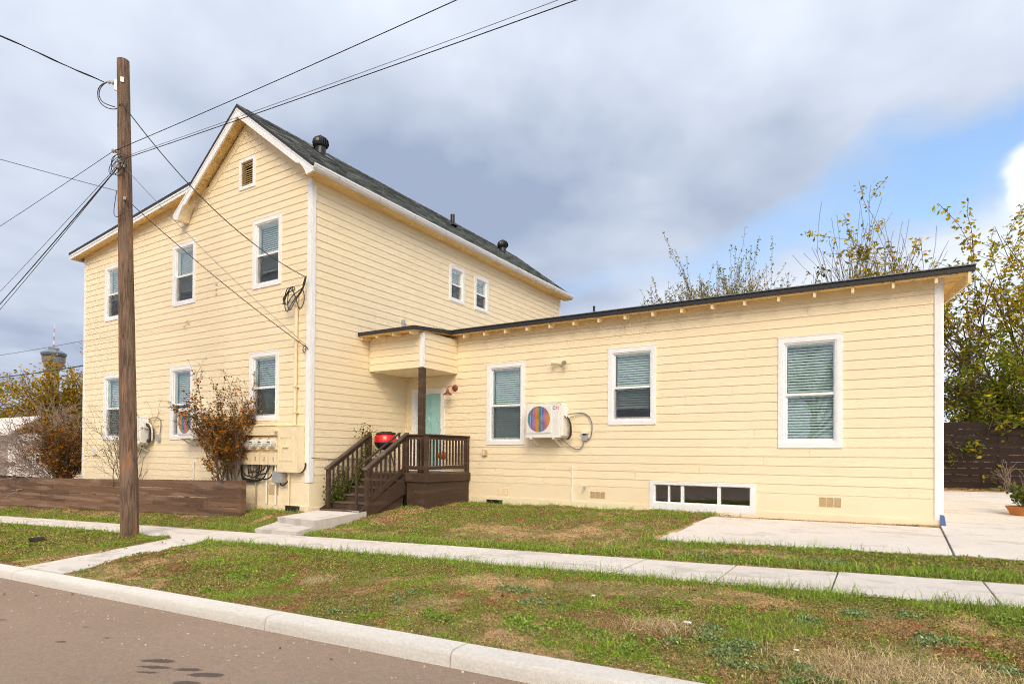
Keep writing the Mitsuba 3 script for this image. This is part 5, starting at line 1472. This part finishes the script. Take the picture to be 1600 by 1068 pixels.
# potted plant at the right edge of the drive, dry weeds by the fence
pp = thing('potted_plant', 'leafy plant in a shallow terracotta pot at the right edge of the drive', 'potted plant')
px, py, pz0 = 2.34, 15.2, .47
add('pot', lathe([(.0, .0), (.20, .0), (.25, .10), (.29, .16), (.28, .165), (.23, .11), (0, .10)], 22, (px, py, pz0)), 'terracotta', pp, smooth=40)
sp = [arc([(px, py, pz0 + .1), (px + ri.normal() * .1, py + ri.normal() * .1, pz0 + .3), (px + ri.normal() * .22, py + ri.normal() * .2, pz0 + .38 + ri.uniform(0, .25))], 7) for _ in range(26)]
add('stems', polyline_mesh(sp, .006, 4), 'bark', pp, kind='stuff')
pts = along(sp, ri, 16, .3)
v, f, c = leaf_cloud(pts + ri.normal(size=pts.shape) * .02, ri.uniform(.05, .11, len(pts)), [(.10, .16, .03), (.14, .20, .05), (.07, .11, .02), (.22, .20, .05)], ri, .1, .55)
add('foliage', (v, f), 'leaf', pp, color=c, kind='stuff')
plant('dry_weed', 'pale dry weed stalks standing before the dark rear fence', 'weed', fan((3.35, 22.6, .55), 7, .4, .7, .010, rg, (0, 0), .2), 5, (.04, .08), [(.30, .22, .15), (.22, .16, .10)], 22, bark='pale_bark', levels=1, spread=.6, n_child=(6,), rmin=.006)
# ------------------------------------------------------------------ grass and weeds
DRY = [(0.248, 0.186, 0.08), (0.289, 0.207, 0.085), (0.213, 0.172, 0.066), (0.343, 0.234, 0.11)]
LOW = [(0.194, 0.208, 0.052), (0.245, 0.252, 0.064), (0.166, 0.179, 0.052), (0.287, 0.273, 0.086), (0.273, 0.223, 0.079)]
FRESH = [(0.213, 0.357, 0.038), (0.27, 0.414, 0.05), (0.176, 0.301, 0.035), (0.314, 0.414, 0.075)]
STRAW = [(0.572, 0.44, 0.253), (0.462, 0.341, 0.176), (0.66, 0.528, 0.33)]
RUST = [(.31, .165, .07), (.25, .135, .058), (.37, .22, .11)]
WEED = [(.19, .29, .055), (.24, .34, .07), (.16, .24, .05), (.28, .33, .07)]
BLUE = [(0.203, 0.29, 0.123), (0.261, 0.348, 0.16), (0.167, 0.239, 0.094)]


def patch(x, y, s, seed, oct_=3):
    return meshkit.fbm(np.stack([x * s, y * s, x * 0], -1), oct_, seed)


def blades(x, y, h, w, lean, cols, rng, jitter=.2):
    """grass blades of two segments, each its own colour, rooted in the ground"""
    n = len(x)
    z = ground_z(x, y)
    a = rng.uniform(0, 2 * np.pi, n)
    b = rng.uniform(0, 2 * np.pi, n)
    o = np.stack([x, y, z - .008], 1)
    s = np.stack([np.cos(a), np.sin(a), a * 0], 1) * (w / 2)[:, None]
    l = np.stack([np.cos(b), np.sin(b), b * 0], 1) * (h * lean)[:, None]
    m = o + l * .35 + np.stack([a * 0, a * 0, h * .62], 1)
    t = o + l * 1.1 + np.stack([a * 0, a * 0, h * np.sqrt(np.clip(1.1 - lean ** 2 * .6, .15, 1))], 1)
    v = np.stack([o - s, o + s, m + s * .75, m - s * .75, t], 1).reshape(-1, 3)
    i = np.arange(n)[:, None] * 5
    f = np.hstack([i, i + 1, i + 2, i, i + 2, i + 3, i + 3, i + 2, i + 4]).reshape(-1, 3)
    c = cols * np.exp(rng.normal(size=(n, 1)) * jitter)
    return v, f, np.repeat(np.clip(c, .005, .8), 5, 0)


def in_path(x, y):
    t = (y - 4.05) / 2.64
    return (y < 6.72) & (x > -11.48 - .62 * t) & (x < -10.14 - .78 * t)


def covered(x, y):
    c = in_path(x, y)
    c |= (y > Y_WALK) & (y < Y_BACK)
    c |= (x > -11.25) & (x < -9.80) & (y > 7.9) & (y < 9.7)
    c |= (x > -11.25) & (x < -9.75) & (y > 9.4)
    c |= (x > -3.02 + (y - 8.86) * .038) & (x < .84) & (y > 8.86 + (x + 3.0) * .13) & (y < 12.62)
    c |= (x > .72) & (y > 9.38)
    c |= y > house_y(x) - .05
    c |= y < Y_KERB + .01
    return c


def region(n, x0, x1, y0, y1, rng):
    x, y = rng.uniform(x0, x1, n), rng.uniform(y0, y1, n)
    k = ~covered(x, y)
    return x[k], y[k]


def gather(parts):
    n, vs, fs, cs = 0, [], [], []
    for v, f, c in parts:
        vs.append(v)
        fs.append(f + n)
        cs.append(c)
        n += len(v)
    return (np.vstack(vs), np.vstack(fs)), np.vstack(cs)


def near_edge(x, y):
    """how close to a paved edge, 0 to 1: grass grows greener and taller there"""
    e = np.exp(-((y - 6.63) / .26) ** 2) + np.exp(-((y - 8.06) / .22) ** 2) + np.exp(-((y - house_y(x) + .15) / .22) ** 2) * .8
    e = e + (x > -3.1) * np.exp(-((y - 8.80 - (x + 3.0) * .13) / .2) ** 2)
    return np.clip(e, 0, 1)


def bare(x, y):
    b = patch(x, y, .75, 40) + .25 * (patch(x, y, 3.5, 41) - .5)
    b = b - .30 * near_edge(x, y) + .10 * np.exp(-((y - 4.2) / .3) ** 2) + .09 * np.exp(-(((x + .3) / 1.6) ** 2 + ((y - 5.2) / .8) ** 2))
    return np.clip((b - .495) / .10, 0, 1)


rgs = np.random.default_rng(101)
REG = [(-6.5, 4.5, 4.03, 6.7, 9500), (-13, -6.5, 4.03, 6.7, 4600), (-28, -13, 4.03, 6.7, 1800), (-9.8, 4.5, 7.98, 9.2, 5000), (-10, -2.4, 9.2, 12.7, 3400), (-13.2, -11, 7.98, 9.4, 3400), (-26, -12.8, 7.98, 8.78, 2600)]
low_p, gr_p, st_p, wd_p = [], [], [], []
for x0, x1, y0, y1, dens in REG:
    A = (x1 - x0) * (y1 - y0)
    # mat of low creeping weed: many small leaves close to the ground
    x, y = region(int(A * dens), x0, x1, y0, y1, rgs)
    k = rgs.uniform(size=len(x)) > bare(x, y) * .80
    x, y = x[k], y[k]
    n1 = patch(x, y, 1.3, 50)
    n2 = patch(x, y, 4.0, 51)
    hgt = np.clip(.012 + .075 * (patch(x, y, 2.2, 52) - .3), .006, .06)
    p = np.stack([x, y, ground_z(x, y) + rgs.uniform(0, 1, len(x)) ** 1.3 * hgt], 1)
    big = 1.0 if dens > 5000 else 1.5 if dens > 2500 else 2.2
    v, f, c = leaf_cloud(p, rgs.uniform(.010, .026, len(x)) * big, LOW, rgs, -.25, .55, .22)
    pick = np.where((n1 + .35 * (n2 - .5))[:, None] > .60, np.array(DRY)[rgs.integers(0, 4, len(x))], np.array(LOW)[rgs.integers(0, 5, len(x))])
    pick = np.where(((patch(x, y, 2.1, 75) + .5 * (n2 - .5)) > .66)[:, None], np.array(RUST)[rgs.integers(0, 3, len(x))], pick)
    gmix = np.clip((n2 - .56) / .1, 0, 1)[:, None] + near_edge(x, y)[:, None] * .6
    pick = pick * (1 - np.clip(gmix, 0, 1)) + np.array(FRESH)[rgs.integers(0, 4, len(x))] * .75 * np.clip(gmix, 0, 1)
    c = np.repeat(np.clip(pick * np.exp(rgs.normal(size=(len(x), 1)) * .28), .005, .6), 4, 0)
    low_p.append((v, f, c))
    # fresh grass
    x, y = region(int(A * dens * .60), x0, x1, y0, y1, rgs)
    g = np.clip((patch(x, y, 1.1, 60) + .4 * (patch(x, y, 4.5, 61) - .5) - .53) / .10, 0, 1) * .75 + near_edge(x, y) * np.clip((patch(x, y, 1.6, 62) - .34) / .12, .10, 1)
    k = (rgs.uniform(size=len(x)) < g * (1 - .8 * bare(x, y))) & ~((y > 9.0) & (y < house_y(x) - .5) & (rgs.uniform(size=len(x)) < .75))
    x, y = x[k], y[k]
    e = near_edge(x, y)
    h = rgs.uniform(.03, .08, len(x)) * (1 + 1.9 * e * rgs.uniform(0, 1, len(x)) ** 3)
    col = np.array(FRESH)[rgs.integers(0, 4, len(x))]
    dr_ = rgs.uniform(size=len(x)) < .18
    col = np.where(dr_[:, None], np.array(STRAW)[rgs.integers(0, 3, len(x))] * .55, col)
    gr_p.append(blades(x, y, h, rgs.uniform(.0035, .006, len(x)) * big, rgs.uniform(.15, 1.0, len(x)), col, rgs))
    # dry straw and rusty litter
    x, y = region(int(A * dens * .20), x0, x1, y0, y1, rgs)
    k = rgs.uniform(size=len(x)) < .22 + .55 * bare(x, y) * (patch(x, y, 2.0, 70) > .45)
    x, y = x[k], y[k]
    rst = patch(x, y, 1.7, 71) > .55
    col = np.where(rst[:, None], np.array(RUST)[rgs.integers(0, 3, len(x))], np.array(STRAW)[rgs.integers(0, 3, len(x))] * .7)
    st_p.append(blades(x, y, rgs.uniform(.02, .05, len(x)), rgs.uniform(.003, .005, len(x)) * big, rgs.uniform(.8, 1.6, len(x)), col, rgs, .3))
# the straw tussock low on the right, and scattered tussocks
for cx_, cy_, r_, n_ in ((.05, 4.75, .42, 3600), (.75, 4.65, .35, 1800), (-1.6, 5.15, .22, 700), (-5.9, 5.3, .2, 500), (1.5, 5.5, .3, 900)):
    x, y = cx_ + rgs.normal(size=n_) * r_ * .7, cy_ * .957 + rgs.normal(size=n_) * r_ * .45
    k = ~covered(x, y)
    x, y = x[k], y[k]
    st_p.append(blades(x, y, rgs.uniform(.06, .14, len(x)), rgs.uniform(.0025, .0045, len(x)), rgs.uniform(.7, 1.5, len(x)), np.array(STRAW)[rgs.integers(0, 3, len(x))], rgs, .25))
m, c = gather(low_p)
add('weed_mat', m, 'blade', color=c, label='mat of low brown and olive creeping weeds over the verge and lawn', cat='weeds', kind='stuff')
m, c = gather(gr_p)
add('grass', m, 'blade', color=c, label='fresh green grass blades along the pavement edges and in patches', cat='grass', kind='stuff')
m, c = gather(st_p)
add('straw', m, 'blade', color=c, label='dry straw and rusty dead stalks lying on the verge', cat='straw', kind='stuff')
# broad-leaved weeds: clumps one can count
CL = [(-1.15, 5.0, .26, BLUE), (-.85, 4.75, .24, BLUE), (-1.75, 4.75, .20, WEED), (-2.35, 4.9, .20, WEED), (-2.75, 4.75, .24, WEED), (-.55, 5.75, .16, BLUE), (.35, 5.6, .15, BLUE), (.6, 5.2, .16, BLUE), (1.2, 5.35, .18, BLUE), (-.1, 6.2, .17, BLUE), (-1.5, 5.9, .2, WEED), (-2.9, 5.5, .15, BLUE), (-3.4, 5.9, .14, BLUE), (-4.4, 5.2, .15, BLUE), (-5.2, 6.0, .16, WEED), (-6.4, 5.2, .18, WEED), (.9, 6.5, .2, WEED), (1.7, 5.9, .22, BLUE), (-3.6, 4.55, .15, WEED), (-.35, 4.6, .18, BLUE), (.3, 4.45, .16, WEED), (-4.6, 4.5, .14, BLUE), (-2.0, 8.62, .14, BLUE), (-.6, 8.7, .16, BLUE), (.5, 8.8, .14, WEED)]
clumps = {0: [], 1: []}
for cx_, cy_, r_, pal in CL:
    cy_ = cy_ * .957
    for _ in range(5):                                                 # each clump a few plants of unequal size
        o = rgs.normal(size=2) * r_ * .75
        rr_ = r_ * rgs.uniform(.3, .75)
        n_ = int(300 * (rr_ / .15) ** 1.6)
        q = rgs.normal(size=(n_, 2)) * rr_ * .5
        x, y = cx_ + o[0] + q[:, 0], cy_ + o[1] * .7 + q[:, 1] * .8
        k = ~covered(x, y)
        x, y = x[k], y[k]
        h = .010 + .055 * np.exp(-((q[k] ** 2).sum(1)) / (rr_ * .7) ** 2) * rgs.uniform(.2, 1, len(x))
        clumps[int(pal is BLUE)].append(leaf_cloud(np.stack([x, y, ground_z(x, y) + h], 1), rgs.uniform(.012, .032, len(x)), pal, rgs, -.35, .62, .25))
for i, nm in ((1, 'blue green'), (0, 'leafy green')):
    m, c = gather(clumps[i])
    add('broadleaf_weeds', m, 'blade', color=c, label=nm + ' broad-leaved weeds scattered in clumps over the verge', cat='weeds', kind='stuff')
# fallen leaves and litter
LX = np.concatenate([rgs.uniform(-22, -12.9, 420), rgs.uniform(-12, 3, 160), rgs.uniform(1.0, 6.0, 600), rgs.uniform(-12, -1, 14)])
LY = np.concatenate([rgs.uniform(8.0, 8.76, 420), rgs.uniform(4.1, 6.65, 160), 22.3 + np.abs(rgs.normal(size=600)) * .4, rgs.uniform(3.0, 3.78, 14)])
LZ = ground_z(LX, LY) + .012
LZ[580:1180] = .36 + (LY[580:1180] - 9.38) * .017 + .03
LZ[1180:] = GRADE * LX[1180:] + .012
v, f, c = leaf_cloud(np.stack([LX, LY, LZ], 1), rgs.uniform(.03, .07, len(LX)), [(.36, .15, .035), (.22, .11, .04), (.40, .26, .10), (.15, .08, .035)], rgs, .0, .6)
add('fallen_leaves', (v, f), 'leaf', color=c, label='dry fallen leaves along the fences and on the grass', cat='leaves', kind='stuff')
for x, y, s, lab, m in ((-14.5, 5.32, .17, 'dark flat scrap lying on the grass left of the pole', 'dark_fence_stain'), (-2.52, 5.7, .03, 'small white pebble in the middle of the verge', 'white_pvc'), (-1.4, 5.12, .04, 'crumpled pale scrap of paper on the verge', 'old_white_paint'), (-.53, 4.82, .02, 'tiny white scrap among the weeds of the verge', 'white_pvc')):
    g = trimesh.creation.icosphere(2, 1.0)
    v = np.array(g.vertices)
    v = v * (1 + .35 * (meshkit.noise(v * 2.3 + x)[:, None] - .5) * 2) * np.array([s, s * .7, s * .28])
    add('litter', (v + [x, y, float(ground_z(x, y)) + s * .18 + .02], g.faces), m, smooth=40, label=lab, cat='litter')
rb = np.random.default_rng(9)
gx_, gy_ = rb.uniform(-13, 1, 220), 3.78 - np.abs(rb.normal(size=220)) * .5
gs = []
for x, y in zip(gx_, gy_):
    if y < 1.2:
        continue
    s = rb.uniform(.004, .011)
    g = trimesh.creation.icosphere(0, s)
    g.vertices = g.vertices * rb.uniform(.6, 1.3, 3) + [x, y, GRADE * x + .008 + s * .4]
    gs.append(g)
add('gravel', gs, 'concrete', label='loose grit scattered along the gutter of the street', cat='gravel', kind='stuff')
